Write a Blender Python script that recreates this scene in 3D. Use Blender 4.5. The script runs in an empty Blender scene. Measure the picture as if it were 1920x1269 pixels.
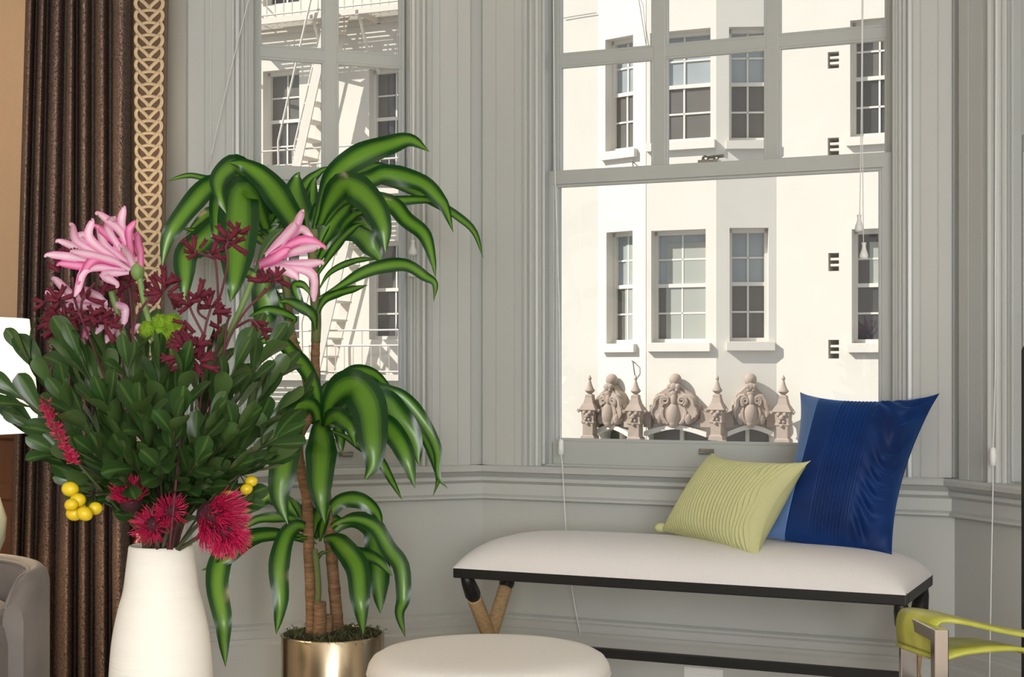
import bpy, math, random
from mathutils import Vector, Matrix
R = random.Random(7)

# ------------------------------------------------------------------ camera, sky, sun, room light, exposure
F, CX, HY, H = 2900.0, 960.0, 688.0, 1.0        # focal length in px, centre column, horizon row, eye height
scene = bpy.context.scene
COL = scene.collection
cam_d = bpy.data.cameras.new('camera'); cam = bpy.data.objects.new('camera', cam_d); COL.objects.link(cam)
cam.location = (0, 0, H); cam.rotation_euler = (math.pi/2, 0, 0)
cam_d.sensor_width = 36.0; cam_d.lens = F/1920*36.0; cam_d.shift_y = (HY-634.5)/1920
cam_d.clip_end = 300
scene.camera = cam

w = bpy.data.worlds.new('sky'); scene.world = w; w.use_nodes = True
bg = w.node_tree.nodes['Background']
bg.inputs['Color'].default_value = (0.86, 0.92, 1.0, 1); bg.inputs['Strength'].default_value = 0.70

sun_d = bpy.data.lights.new('sun_offscreen', 'SUN'); sun_d.energy = 6.1; sun_d.angle = 0.009; sun_d.color = (1.0, 0.955, 0.89)
sun = bpy.data.objects.new('sun_offscreen', sun_d); COL.objects.link(sun)
_az, _el = math.radians(-114.4-50), math.radians(37)    # where the sun stands
_sd = Vector((math.cos(_az)*math.cos(_el), math.sin(_az)*math.cos(_el), math.sin(_el)))
sun.rotation_euler = _sd.to_track_quat('Z', 'Y').to_euler(); sun.location = (-6, -3, 9)

def area(name, loc, sx, sy, power, color, direction):
    d = bpy.data.lights.new(name, 'AREA'); d.shape = 'RECTANGLE'; d.size = sx; d.size_y = sy; d.energy = power; d.color = color
    o = bpy.data.objects.new(name, d); COL.objects.link(o); o.location = loc
    o.rotation_euler = Vector(direction).to_track_quat('-Z', 'Y').to_euler()
    return o
# added fill light by the back wall, for an unseen source behind the camera
area('window_back_offscreen', (0.4, -4.96, 1.65), 3.4, 2.2, 330, (0.97, 0.985, 1.0), (0, 1, 0))

vs = scene.view_settings
vs.view_transform = 'Standard'; vs.look = 'None'; vs.gamma = 1.0; vs.use_curve_mapping = False
vs.exposure = 0.12

# ------------------------------------------------------------------ helpers
def lin(c):
    return tuple((x/255/12.92 if x/255 <= 0.04045 else ((x/255+0.055)/1.055)**2.4) for x in c)

def mat(name, rgb, rough=0.6, metal=0.0, var=0.0, vscale=20.0, rgb2=None, bump=0.0, bscale=60.0, sheen=0.0, transl=0.0, emit=0.0, stretch=(1,1,1), spec=0.5, tint=None, coat=0.0, detail=4):
    m = bpy.data.materials.new(name); m.use_nodes = True
    nt = m.node_tree; N = nt.nodes; L = nt.links
    b = N['Principled BSDF']; out = N['Material Output']
    c = lin(rgb)+(1,)
    b.inputs['Base Color'].default_value = c; b.inputs['Roughness'].default_value = rough; b.inputs['Metallic'].default_value = metal
    b.inputs['Specular IOR Level'].default_value = spec
    if coat: b.inputs['Coat Weight'].default_value = coat
    if sheen:
        b.inputs['Sheen Weight'].default_value = sheen; b.inputs['Sheen Roughness'].default_value = 0.4
        b.inputs['Sheen Tint'].default_value = (lin(tint)+(1,)) if tint else c
    tc = mp = None
    if var or bump or rgb2:
        tc = N.new('ShaderNodeTexCoord'); mp = N.new('ShaderNodeMapping'); L.new(tc.outputs['Object'], mp.inputs['Vector'])
        mp.inputs['Scale'].default_value = stretch
    if var or rgb2:
        nz = N.new('ShaderNodeTexNoise'); nz.inputs['Scale'].default_value = vscale; nz.inputs['Detail'].default_value = detail
        L.new(mp.outputs['Vector'], nz.inputs['Vector'])
        rp = N.new('ShaderNodeValToRGB'); L.new(nz.outputs['Fac'], rp.inputs['Fac'])
        rp.color_ramp.elements[0].position = 0.3; rp.color_ramp.elements[1].position = 0.7
        c1 = lin(rgb2) if rgb2 else tuple(x*(1-var) for x in c[:3]); c2 = c[:3] if rgb2 else tuple(min(1, x*(1+var)) for x in c[:3])
        rp.color_ramp.elements[0].color = c1+(1,); rp.color_ramp.elements[1].color = c2+(1,)
        L.new(rp.outputs['Color'], b.inputs['Base Color'])
    if bump:
        n2 = N.new('ShaderNodeTexNoise'); n2.inputs['Scale'].default_value = bscale; n2.inputs['Detail'].default_value = 3
        L.new(mp.outputs['Vector'], n2.inputs['Vector'])
        bp = N.new('ShaderNodeBump'); bp.inputs['Strength'].default_value = bump; bp.inputs['Distance'].default_value = 0.004
        L.new(n2.outputs['Fac'], bp.inputs['Height']); L.new(bp.outputs['Normal'], b.inputs['Normal'])
    if emit:
        b.inputs['Emission Color'].default_value = c; b.inputs['Emission Strength'].default_value = emit
    if transl:
        t = N.new('ShaderNodeBsdfTranslucent'); t.inputs['Color'].default_value = c
        if var or rgb2: L.new(rp.outputs['Color'], t.inputs['Color'])
        mx = N.new('ShaderNodeMixShader'); mx.inputs['Fac'].default_value = transl
        L.new(b.outputs['BSDF'], mx.inputs[1]); L.new(t.outputs['BSDF'], mx.inputs[2]); L.new(mx.outputs['Shader'], out.inputs['Surface'])
    return m

def glass_mat(name, tint=(255,255,255), refl=0.06):
    m = bpy.data.materials.new(name); m.use_nodes = True
    nt = m.node_tree; N = nt.nodes; L = nt.links; N.remove(N['Principled BSDF'])
    t = N.new('ShaderNodeBsdfTransparent'); t.inputs['Color'].default_value = lin(tint)+(1,)
    g = N.new('ShaderNodeBsdfGlossy'); g.inputs['Roughness'].default_value = 0.02
    mx = N.new('ShaderNodeMixShader'); mx.inputs['Fac'].default_value = refl
    L.new(t.outputs[0], mx.inputs[1]); L.new(g.outputs[0], mx.inputs[2]); L.new(mx.outputs[0], N['Material Output'].inputs['Surface'])
    return m

def uvleaf(name, edge, mid, back, width=0.3, rough=0.32, transl=0.3, streak=0.5, coat=0.25):
    """leaf colour across its width: lighter midrib band, darker margins, lengthwise streaks; paler underside"""
    m = bpy.data.materials.new(name); m.use_nodes = True
    nt = m.node_tree; N = nt.nodes; L = nt.links; b = N['Principled BSDF']; out = N['Material Output']
    uv = N.new('ShaderNodeUVMap'); uv.uv_map = 'UVMap'
    sp = N.new('ShaderNodeSeparateXYZ'); L.new(uv.outputs['UV'], sp.inputs[0])
    a = N.new('ShaderNodeMath'); a.operation = 'SUBTRACT'; a.inputs[1].default_value = 0.5; L.new(sp.outputs['X'], a.inputs[0])
    ab = N.new('ShaderNodeMath'); ab.operation = 'ABSOLUTE'; L.new(a.outputs[0], ab.inputs[0])
    mp = N.new('ShaderNodeMapping'); mp.inputs['Scale'].default_value = (44, 0.6, 1); L.new(uv.outputs['UV'], mp.inputs['Vector'])
    nz = N.new('ShaderNodeTexNoise'); nz.inputs['Scale'].default_value = 1.0; nz.inputs['Detail'].default_value = 3; L.new(mp.outputs[0], nz.inputs['Vector'])
    sc = N.new('ShaderNodeMath'); sc.operation = 'MULTIPLY_ADD'; sc.inputs[1].default_value = streak*0.5; sc.inputs[2].default_value = -streak*0.25
    L.new(nz.outputs['Fac'], sc.inputs[0])
    ad = N.new('ShaderNodeMath'); ad.operation = 'ADD'; L.new(ab.outputs[0], ad.inputs[0]); L.new(sc.outputs[0], ad.inputs[1])
    rp = N.new('ShaderNodeValToRGB'); L.new(ad.outputs[0], rp.inputs['Fac'])
    e = rp.color_ramp.elements
    e[0].position = width*0.30; e[0].color = lin(mid)+(1,); e[1].position = width; e[1].color = lin(edge)+(1,)
    geo = N.new('ShaderNodeNewGeometry')
    mc = N.new('ShaderNodeMix'); mc.data_type = 'RGBA'
    L.new(geo.outputs['Backfacing'], mc.inputs[0]); L.new(rp.outputs['Color'], mc.inputs[6]); mc.inputs[7].default_value = lin(back)+(1,)
    L.new(mc.outputs[2], b.inputs['Base Color'])
    b.inputs['Roughness'].default_value = rough; b.inputs['Coat Weight'].default_value = coat; b.inputs['Coat Roughness'].default_value = 0.25
    t = N.new('ShaderNodeBsdfTranslucent'); L.new(mc.outputs[2], t.inputs['Color'])
    mx = N.new('ShaderNodeMixShader'); mx.inputs['Fac'].default_value = transl
    L.new(b.outputs['BSDF'], mx.inputs[1]); L.new(t.outputs['BSDF'], mx.inputs[2]); L.new(mx.outputs['Shader'], out.inputs['Surface'])
    return m

WO = {}      # world origin of every object built
def tag(o, label=None, cat=None, group=None, kind=None):
    if label: o['label'] = label
    if cat: o['category'] = cat
    if group: o['group'] = group
    if kind: o['kind'] = kind
    return o
def thing(name, loc, label, cat, group=None, kind=None):
    o = bpy.data.objects.new(name, None); COL.objects.link(o); o.location = loc; o.empty_display_size = 0.05
    WO[o.name] = Vector(loc); return tag(o, label, cat, group, kind)

class MB:
    def __init__(s): s.v = []; s.f = []; s.uv = None
    def add(s, vs, fs):
        k = len(s.v); s.v += [tuple(p) for p in vs]; s.f += [tuple(i+k for i in f) for f in fs]
    def hexa(s, p):      # 8 points: bottom 4 (ccw), top 4
        s.add(p, [(3,2,1,0),(4,5,6,7),(0,1,5,4),(1,2,6,5),(2,3,7,6),(3,0,4,7)])
    def box(s, fr, s0, s1, d0, d1, z0, z1):
        s.hexa([fr.pt(a,b,c) for c in (z0,z1) for a,b in ((s0,d0),(s1,d0),(s1,d1),(s0,d1))])
    def extrude(s, ring0, ring1):
        n = len(ring0); s.add(list(ring0)+list(ring1), [tuple(range(n-1,-1,-1)), tuple(range(n,2*n))]+[(i,(i+1)%n,n+(i+1)%n,n+i) for i in range(n)])
    def prism_s(s, fr, prof, s0, s1):
        s.extrude([fr.pt(s0,d,z) for d,z in prof], [fr.pt(s1,d,z) for d,z in prof])
    def prism_z(s, fr, prof, z0, z1):
        s.extrude([fr.pt(a,d,z0) for a,d in prof], [fr.pt(a,d,z1) for a,d in prof])
    def prism_d(s, fr, prof, d0, d1):
        s.extrude([fr.pt(a,d0,z) for a,z in prof], [fr.pt(a,d1,z) for a,z in prof])
    def tube(s, pts, r, n=8, cap=True):
        pts = [Vector(p) for p in pts]; m = len(pts); rr = r if isinstance(r,(list,tuple)) else [r]*m
        ref = None; rings = []
        for i,p in enumerate(pts):
            t = (pts[min(i+1,m-1)]-pts[max(i-1,0)]).normalized()
            if ref is None: ref = t.orthogonal().normalized()
            ref = (ref - t*ref.dot(t)); ref = ref.normalized() if ref.length > 1e-6 else t.orthogonal().normalized()
            b = t.cross(ref)
            rings.append([p+(ref*math.cos(2*math.pi*j/n)+b*math.sin(2*math.pi*j/n))*rr[i] for j in range(n)])
        vs = [q for ring in rings for q in ring]; fs = []
        for i in range(m-1):
            for j in range(n):
                fs.append((i*n+j, i*n+(j+1)%n, (i+1)*n+(j+1)%n, (i+1)*n+j))
        if cap: fs += [tuple(range(n-1,-1,-1)), tuple((m-1)*n+j for j in range(n))]
        s.add(vs, fs)
    def lathe(s, c, prof, n=32, sx=1, sy=1, close=True):
        c = Vector(c); m = len(prof); vs = []; fs = []
        for r,z in prof:
            for j in range(n):
                a = 2*math.pi*j/n; vs.append((c.x+r*math.cos(a)*sx, c.y+r*math.sin(a)*sy, c.z+z))
        for i in range(m-1):
            for j in range(n):
                fs.append((i*n+j, i*n+(j+1)%n, (i+1)*n+(j+1)%n, (i+1)*n+j))
        if close: fs += [tuple(range(n-1,-1,-1)), tuple((m-1)*n+j for j in range(n))]
        s.add(vs, fs)
    def ball(s, c, r, n=10, m=7, sc=(1,1,1), M=None):
        c = Vector(c); vs = []
        for i in range(m+1):
            th = math.pi*i/m
            for j in range(n):
                a = 2*math.pi*j/n; q = Vector((math.sin(th)*math.cos(a)*sc[0], math.sin(th)*math.sin(a)*sc[1], -math.cos(th)*sc[2]))*r
                vs.append(c+(M@q if M else q))
        fs = [(i*n+j, i*n+(j+1)%n, (i+1)*n+(j+1)%n, (i+1)*n+j) for i in range(m) for j in range(n)]
        s.add(vs, fs)
    def grid(s, rows, closed=False, uv=False):
        n = len(rows[0]); m = len(rows); vs = [q for r in rows for q in r]
        fs = []
        for i in range(m-1):
            for j in range(n if closed else n-1):
                fs.append((i*n+j, i*n+(j+1)%n, (i+1)*n+(j+1)%n, (i+1)*n+j))
        s.add(vs, fs)
        if uv: s.uv = (s.uv or []) + [(j/(n-1), i/(m-1)) for i in range(m) for j in range(n)]
    def mesh(s, name, material, org=(0,0,0), smooth=False):
        o = Vector(org); me = bpy.data.meshes.new(name)
        me.from_pydata([Vector(p)-o for p in s.v], [], s.f)
        if s.uv:
            ul = me.uv_layers.new(name='UVMap')
            for li in range(len(me.loops)): ul.data[li].uv = s.uv[me.loops[li].vertex_index]
        me.materials.append(material)
        if smooth: me.polygons.foreach_set('use_smooth', [True]*len(me.polygons))
        me.update(); return me
    def build(s, name, material, parent=None, smooth=False, bevel=0, angle=None):
        if parent: org = WO[parent.name]
        else:
            xs, ys, zs = zip(*s.v); org = Vector(((min(xs)+max(xs))/2, (min(ys)+max(ys))/2, min(zs)))
        me = s.mesh(name, material, org, smooth or bool(angle)); o = bpy.data.objects.new(name, me); COL.objects.link(o)
        if parent: o.parent = parent
        else: o.location = org
        WO[o.name] = Vector(org)
        if bevel:
            md = o.modifiers.new('bevel', 'BEVEL'); md.width = bevel; md.segments = 2; md.limit_method = 'ANGLE'; md.angle_limit = 0.6
        if angle:
            try: me.set_sharp_from_angle(angle=math.radians(angle))
            except Exception: pass
        return o
def inst(name, me, M, parent):
    """a part that shares mesh data; M is its world matrix"""
    o = bpy.data.objects.new(name, me); COL.objects.link(o); o.parent = parent
    o.matrix_local = Matrix.Translation(-WO[parent.name]) @ M
    WO[o.name] = M.translation.copy(); return o

def P(px, py, Y): return Vector(((px-CX)/F*Y, Y, H+(HY-py)/F*Y))
class Wall:
    def __init__(s, O, u, n): s.O, s.u, s.n = Vector(O), Vector(u), Vector(n)
    def pt(s, a, d, z):
        q = s.O+s.u*a+s.n*d; return Vector((q.x, q.y, z))
    def hit(s, px, d=0.0):
        k = (px-CX)/F; o = s.O+s.n*d; return (k*o.y-o.x)/(s.u.x-k*s.u.y)
    def Y(s, px, d=0.0): return (s.O+s.n*d+s.u*s.hit(px,d)).y
    def z(s, px, py, d=0.0): return H+(HY-py)/F*s.Y(px,d)
    def sz(s, px, py, d=0.0): return s.hit(px,d), s.z(px,py,d)
def rad(a): return math.radians(a)
def spline(pts, n):
    """Catmull-Rom through pts (Vectors), n samples"""
    pts = [Vector(p) for p in pts]
    if len(pts) == 2: return [pts[0].lerp(pts[1], i/(n-1)) for i in range(n)]
    q = [pts[0]*2-pts[1]]+pts+[pts[-1]*2-pts[-2]]; m = len(pts)-1; out = []
    for i in range(n):
        t = i/(n-1)*m; k = min(int(t), m-1); t -= k; a,b,c,d = q[k:k+4]
        out.append(0.5*((2*b)+(c-a)*t+(2*a-5*b+4*c-d)*t*t+(3*b-a-3*c+d)*t**3))
    return out
def interp(xs, ys, x):
    if x <= xs[0]: return ys[0]
    for i in range(len(xs)-1):
        if x <= xs[i+1]:
            t = (x-xs[i])/(xs[i+1]-xs[i]); return ys[i]+(ys[i+1]-ys[i])*t
    return ys[-1]
class Plain:                       # world-aligned frame
    def pt(s, a, d, z): return Vector((a, d, z))
WORLD = Plain()

# ------------------------------------------------------------------ the bay's plan
A2 = 24.4; A1 = 45-A2; A3 = 45+A2
P0 = Vector(((905-CX)/F*4.69, 4.69))
WC = Wall(P0, (math.cos(rad(A2)), -math.sin(rad(A2))), (-math.sin(rad(A2)), -math.cos(rad(A2))))
SC = WC.hit(1790)
P1 = WC.O+WC.u*SC
WL = Wall(P0, (-math.cos(rad(A1)), -math.sin(rad(A1))), (math.sin(rad(A1)), -math.cos(rad(A1))))
WR = Wall(P1, (math.cos(rad(A3)), -math.sin(rad(A3))), (-math.sin(rad(A3)), -math.cos(rad(A3))))
SL = WL.hit(342)
PM = WL.O+WL.u*SL
WM = Wall(PM, (-WC.u.x, -WC.u.y), WC.n)                       # room wall beside the bay, running away from it
PR = WR.O+WR.u*SL
WMR = Wall(PR, WC.u, WC.n)
CEIL = 3.05
# ------------------------------------------------------------------ materials of the setting
M_wall = mat('grey_green_wall_paint', (184,186,181), 0.62, var=0.015, vscale=9, bump=0.05, bscale=220)
M_trim = mat('satin_grey_trim_paint', (187,189,185), 0.3, var=0.01, vscale=6, bump=0.03, bscale=160)
M_sash = mat('satin_grey_sash_paint', (178,181,177), 0.36, var=0.012, vscale=8)
M_bead = M_sash
M_white = M_trim
M_tan = mat('tan_wallpaper', (192,162,130), 0.75, var=0.05, vscale=260, bump=0.12, bscale=300)
M_wood = mat('brown_wood_wainscot', (120,78,54), 0.45, rgb2=(96,60,42), vscale=7, stretch=(1,1,0.15))
M_floor = mat('oak_floor', (196,186,174), 0.5, rgb2=(176,165,152), vscale=5, stretch=(1,12,1))
M_ceil = mat('ceiling_paint', (232,230,224), 0.7)
M_roomwall = mat('room_wall_paint', (204,194,180), 0.7)
M_glass = glass_mat('window_glass', (250,252,252), 0.045)
M_cord = mat('white_cord', (228,228,224), 0.5)
M_metal_dark = mat('aged_metal', (150,148,140), 0.35, metal=0.8)
M_plastic = mat('white_plastic', (232,232,230), 0.35)

def st(o, label, cat): return tag(o, label, cat, kind='structure')

# ------------------------------------------------------------------ room shell
m = MB(); m.hexa([Vector(p) for p in ((-3.2,-5,-0.1),(4.0,-5,-0.1),(4.0,5.6,-0.1),(-3.2,5.6,-0.1),(-3.2,-5,0),(4.0,-5,0),(4.0,5.6,0),(-3.2,5.6,0))])
st(m.build('floor', M_floor), 'pale oak floor of the sitting room', 'floor')
m = MB(); m.hexa([Vector(p) for p in ((-3.2,-5,CEIL),(4.0,-5,CEIL),(4.0,5.6,CEIL),(-3.2,5.6,CEIL),(-3.2,-5,CEIL+.15),(4.0,-5,CEIL+.15),(4.0,5.6,CEIL+.15),(-3.2,5.6,CEIL+.15))])
st(m.build('ceiling', M_ceil), 'white painted ceiling over the room', 'ceiling')
m = MB(); m.box(WORLD, -3.2, 4.0, -5.1, -5.0, 0, CEIL); st(m.build('wall_back', M_roomwall), 'tan wall at the far end of the room', 'wall')
m = MB(); m.box(WORLD, -3.3, -3.2, -5.1, 5.6, 0, CEIL); st(m.build('wall_side_left', M_roomwall), 'tan side wall of the room near the lamp', 'wall')
m = MB(); m.box(WORLD, 4.0, 4.1, -5.1, 3.2, 0, CEIL); st(m.build('wall_side_right', M_roomwall), 'tan side wall of the room past the bay', 'wall')

TH = 0.16
OPL = (WL.hit(779), WL.hit(466))                 # window opening on a side wall
OPC = (WC.hit(1011), WC.hit(1683))
Z_SILL, Z_HEAD = 0.705, 2.42
def wall_with_opening(name, W, length, op, label):
    m = MB()
    m.box(W, 0, length, -TH, 0, 0, Z_SILL); m.box(W, 0, length, -TH, 0, Z_HEAD, CEIL)
    m.box(W, -TH*0.4, op[0], -TH, 0, Z_SILL, Z_HEAD); m.box(W, op[1], length, -TH, 0, Z_SILL, Z_HEAD)
    m.box(W, -TH*0.4, 0, -TH, 0, 0, Z_SILL); m.box(W, -TH*0.4, 0, -TH, 0, Z_HEAD, CEIL)
    return st(m.build(name, M_wall), label, 'wall')
wall_with_opening('wall_left', WL, SL, OPL, 'grey bay wall behind the dracaena')
wall_with_opening('wall_center', WC, SC+TH*0.4, OPC, 'grey bay wall behind the upholstered bench')
wall_with_opening('wall_right', WR, SL, OPL, 'grey bay wall beside the chrome framed chair')
# room walls beside the bay
m = MB(); m.box(WM, 0.10, 2.6, -TH, 0, 0, CEIL); st(m.build('wall_main', M_tan), 'tan wallpapered wall behind the curtain and lamp', 'wall')
m = MB(); m.box(WM, -0.02, 0.112, -TH, 0.012, 0, CEIL); st(m.build('trim_1', M_white), 'pale painted corner casing between curtain and bay', 'trim')
m = MB(); m.box(WMR, -0.02, 2.4, -TH, 0, 0, CEIL); st(m.build('wall_main_right', M_tan), 'tan wallpapered wall past the far side of the bay', 'wall')
m = MB(); m.prism_s(WM, [(0,0),(0.03,0),(0.03,0.78),(0.045,0.79),(0.045,0.82),(0,0.82)], 0.112, 2.6)
m.prism_s(WM, [(0.03,0.60),(0.04,0.61),(0.04,0.65),(0.03,0.66)], 0.112, 2.6)
st(m.build('trim_2', M_wood), 'brown wood wainscot below the tan wallpaper', 'trim')

# ------------------------------------------------------------------ window trim profiles
tcount = [2]
def trim(mb, label, material=None, **k):
    tcount[0] += 1
    return st(mb.build('trim_%d' % tcount[0], material or M_trim, **k), label, 'trim')
def casing(W, a, b, inner, label):
    """flat pilaster casing from a (outer) to b (at the opening); three beads step down to the opening"""
    sg = 1 if b > a else -1; wd = abs(b-a); bw = 0.046
    prof = [(0,-.01),(0,.020),(0.002,.022)]
    g = wd-bw
    for q in (g*0.34, g*0.80): prof += [(q,.022),(q+.001,.0195),(q+.003,.0195),(q+.004,.022)]
    prof += [(g,.022),(g+.004,.030),(g+.012,.032),(g+.017,.026),(g+.018,.016),(g+.023,.020),(g+.029,.019),(g+.032,.012),(g+.033,.006),(g+.039,.009),(g+.044,.006),(wd,.0),(wd,-.01)]
    prof = [(a+sg*q, d) for q,d in prof]
    if sg < 0: prof.reverse()
    m = MB(); m.prism_z(W, prof, Z_SILL-0.002, Z_HEAD+0.12); trim(m, label)
casing(WC, 0.008, OPC[0], 1, 'grey casing between the two bay windows on the bench wall')
casing(WC, SC-0.004, OPC[1], 1, 'grey casing of the bench window by the blue cushion')
casing(WL, 0.045, OPL[0], 1, 'grey casing of the plant window near the bay corner')
casing(WL, SL-0.012, OPL[1], 1, 'grey casing of the plant window near the curtain')
casing(WR, 0.045, OPL[0], 1, 'grey casing of the far bay window by its shade cord')
casing(WR, SL-0.012, OPL[1], 1, 'grey casing of the far bay window at its outer end')
RAIL = [(0,.602),(.018,.602),(.026,.606),(.026,.612),(.018,.617),(.014,.618),(.014,.650),(.022,.655),(.030,.660),(.030,.670),(.024,.672),(.040,.684),(.050,.688),(.052,.700),(.046,.706),(0,.706)]
BASE = [(0,0),(.030,0),(.030,.205),(.026,.212),(.026,.222),(.021,.224),(.021,.245),(.014,.250),(.014,.256),(.005,.261),(0,.262)]
for W, ln, side, lab in ((WL, SL, 'left', 'below the plant window'), (WC, SC, 'center', 'behind the bench'), (WR, SL, 'right', 'below the far bay window')):
    m = MB(); m.prism_s(W, RAIL, 0, ln); trim(m, 'grey moulded sill and chair rail '+lab)
    m = MB(); m.prism_s(W, BASE, 0, ln); st(m.build('baseboard_'+side, M_trim), 'grey moulded baseboard '+lab, 'baseboard')

def window(n, W, op, lowg, upg, muntins, label, zr):
    """double-hung window: op opening, lowg/upg glass edges (s) of lower and upper sash, zr = rows"""
    c = W.pt((op[0]+op[1])/2, -0.06, Z_SILL)
    root = thing('window_%d' % n, c, label, 'window', kind='structure')
    z_gb, z_mt, z_mb, z_row = zr         # lower glass bottom, meeting rail top, meeting rail bottom, muntin row centre
    a, b = op
    m = MB()                             # jamb liner and stops
    for s0, s1 in ((a-.0, a+.006), (b-.006, b)): m.box(W, s0, s1, -TH, 0.0, Z_SILL, Z_HEAD)
    m.box(W, a, b, -TH, 0, Z_HEAD-.006, Z_HEAD+.02); m.box(W, a, b, -TH-.03, -.02, Z_SILL-.03, Z_SILL+.006)
    m.build('jamb', M_sash, root)
    for s0, s1 in ((a+.004, a+.016), (b-.016, b-.004)):
        m = MB(); m.box(W, s0, s1, -.036, -.004, Z_SILL+.004, Z_HEAD); m.build('stop_bead', M_bead, root, bevel=.004)
    # lower sash (inner)
    f0, f1 = -.078, -.040
    m = MB(); m.box(W, a+.008, lowg[0], f0, f1, Z_SILL+.004, z_mt); m.box(W, lowg[1], b-.008, f0, f1, Z_SILL+.004, z_mt)
    m.box(W, lowg[0]-.01, lowg[1]+.01, f0, f1, Z_SILL+.004, z_gb); m.box(W, lowg[0]-.01, lowg[1]+.01, f0, f1+.002, z_mb, z_mt)
    ls = m.build('lower_sash', M_sash, root, bevel=.002)
    m = MB(); bz = .009
    m.box(W, lowg[0]-.001, lowg[0]+bz, -.058, -.043, z_gb, z_mb); m.box(W, lowg[1]-bz, lowg[1]+.001, -.058, -.043, z_gb, z_mb)
    m.box(W, lowg[0], lowg[1], -.058, -.043, z_gb-.001, z_gb+bz); m.box(W, lowg[0], lowg[1], -.058, -.043, z_mb-bz, z_mb+.001)
    m.build('glazing_bead', M_bead, ls, bevel=.003)
    m = MB(); m.box(W, lowg[0]-.004, lowg[1]+.004, -.064, -.060, z_gb-.004, z_mb+.004); m.build('pane', M_glass, ls)
    # upper sash (outer)
    f0, f1 = -.120, -.082
    m = MB(); m.box(W, a+.008, upg[0], f0, f1, z_mb, Z_HEAD-.006); m.box(W, upg[1], b-.008, f0, f1, z_mb, Z_HEAD-.006)
    m.box(W, upg[0]-.01, upg[1]+.01, f0, f1, z_mb+.002, z_mt-.001); m.box(W, upg[0]-.01, upg[1]+.01, f0, f1, Z_HEAD-.07, Z_HEAD-.006)
    us = m.build('upper_sash', M_sash, root, bevel=.002)
    rows = [(z_mt-.004, z_row-.016), (z_row+.016, Z_HEAD-.068)]
    cuts = [upg[0]]+[x for pr in muntins for x in pr]+[upg[1]]
    for i in range(0, len(cuts)-1, 2):
        for z0, z1 in rows:
            m = MB(); m.box(W, cuts[i]-.003, cuts[i+1]+.003, -.104, -.100, z0-.003, z1+.003); m.build('pane', M_glass, us)
            m = MB(); q = .007
            m.box(W, cuts[i]-.001, cuts[i]+q, -.100, -.085, z0, z1); m.box(W, cuts[i+1]-q, cuts[i+1]+.001, -.100, -.085, z0, z1)
            m.box(W, cuts[i], cuts[i+1], -.100, -.085, z0-.001, z0+q); m.box(W, cuts[i], cuts[i+1], -.100, -.085, z1-q, z1+.001)
            m.build('glazing_bead', M_bead, us, bevel=.002)
    for x0, x1 in muntins:
        m = MB(); m.box(W, x0, x1, f0+.006, f1-.002, z_mt-.006, Z_HEAD-.06); m.build('muntin', M_sash, us, bevel=.002)
    m = MB(); m.box(W, upg[0]-.004, upg[1]+.004, f0+.007, f1-.003, z_row-.016, z_row+.016); m.build('muntin', M_sash, us, bevel=.002)
    return root, ls
dl, du = -.06, -.10
ZR = (WC.z(1051,826,dl), WC.z(1054,321,dl), WC.z(1054,347,dl), (WC.z(1044,106,du)+WC.z(1044,127,du))/2)
win_c, ls_c = window(2, WC, OPC, (WC.hit(1044,dl), WC.hit(1655,dl)), (WC.hit(1052,du), WC.hit(1665,du)),
       [(WC.hit(1228,du), WC.hit(1251,du)), (WC.hit(1439,du), WC.hit(1462,du))], 'wide double hung window over the bench, six small panes above', ZR)
lowL = (WL.hit(760,dl), WL.hit(483,dl)); upL = (WL.hit(750,du), WL.hit(484,du)); muL = [(WL.hit(629,du), WL.hit(606,du))]
win_l, ls_l = window(1, WL, OPL, lowL, upL, muL, 'narrow double hung window behind the dracaena looking onto a fire escape', ZR)
window(3, WR, OPL, lowL, upL, muL, 'narrow double hung window at the far side of the bay', ZR)

# sash hardware
s = WC.hit(1330,dl)
m = MB(); m.box(WC, s-.03, s+.03, -.075, -.045, ZR[1]-.001, ZR[1]+.008); m.ball(WC.pt(s-.012,-.06,ZR[1]+.012), .011); m.ball(WC.pt(s+.02,-.06,ZR[1]+.012), .009)
m.tube([WC.pt(s-.012,-.06,ZR[1]+.016), WC.pt(s+.045,-.058,ZR[1]+.018)], .005)
m.build('sash_lock', M_metal_dark, ls_c)
for W, px, py, l in ((WC, 1325, 845, ls_c), (WL, 648, 850, ls_l)):
    s, z = W.sz(px, py, -.04); m = MB(); m.box(W, s-.022, s+.022, -.042, -.036, z-.010, z+.006)
    m.tube([W.pt(s-.018,-.036,z), W.pt(s-.012,-.018,z-.004), W.pt(s+.012,-.018,z-.004), W.pt(s+.018,-.036,z)], .005); m.build('sash_lift', M_metal_dark, l)

# ------------------------------------------------------------------ shade cords
def cord(W, pts, label, r=.0016, d=.03, clips=(), pulls=(), material=None):
    """pts are photo points on the plane d in front of wall W"""
    q = []
    for p in pts:
        dd = p[2] if len(p) > 2 else d; s, z = W.sz(p[0], p[1], dd); q.append(W.pt(s, dd, z))
    lo = min(q, key=lambda v: v.z); root = thing('shade_cord', lo, label, 'cord', 'window shade cords')
    m = MB(); m.tube(spline(q, 4*len(q)), r, 6); m.build('cord', material or M_cord, root, smooth=True)
    for px, py in clips:
        s, z = W.sz(px, py, d); m = MB(); m.lathe(W.pt(s,d,z-.024), [(.003,0),(.008,.002),(.009,.022),(.008,.040),(.006,.046),(.002,.048)], 12); m.build('cord_connector', M_plastic, root, smooth=True)
    for px, py in pulls:
        s, z = W.sz(px, py, d); m = MB(); m.lathe(W.pt(s,d,z-.024), [(.001,0),(.010,.001),(.0125,.008),(.011,.016),(.0065,.027),(.005,.036),(.0065,.046),(.001,.047)], 14); m.build('tassel_pull', M_plastic, root, smooth=True)
    return root
TOPY = -130
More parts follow.
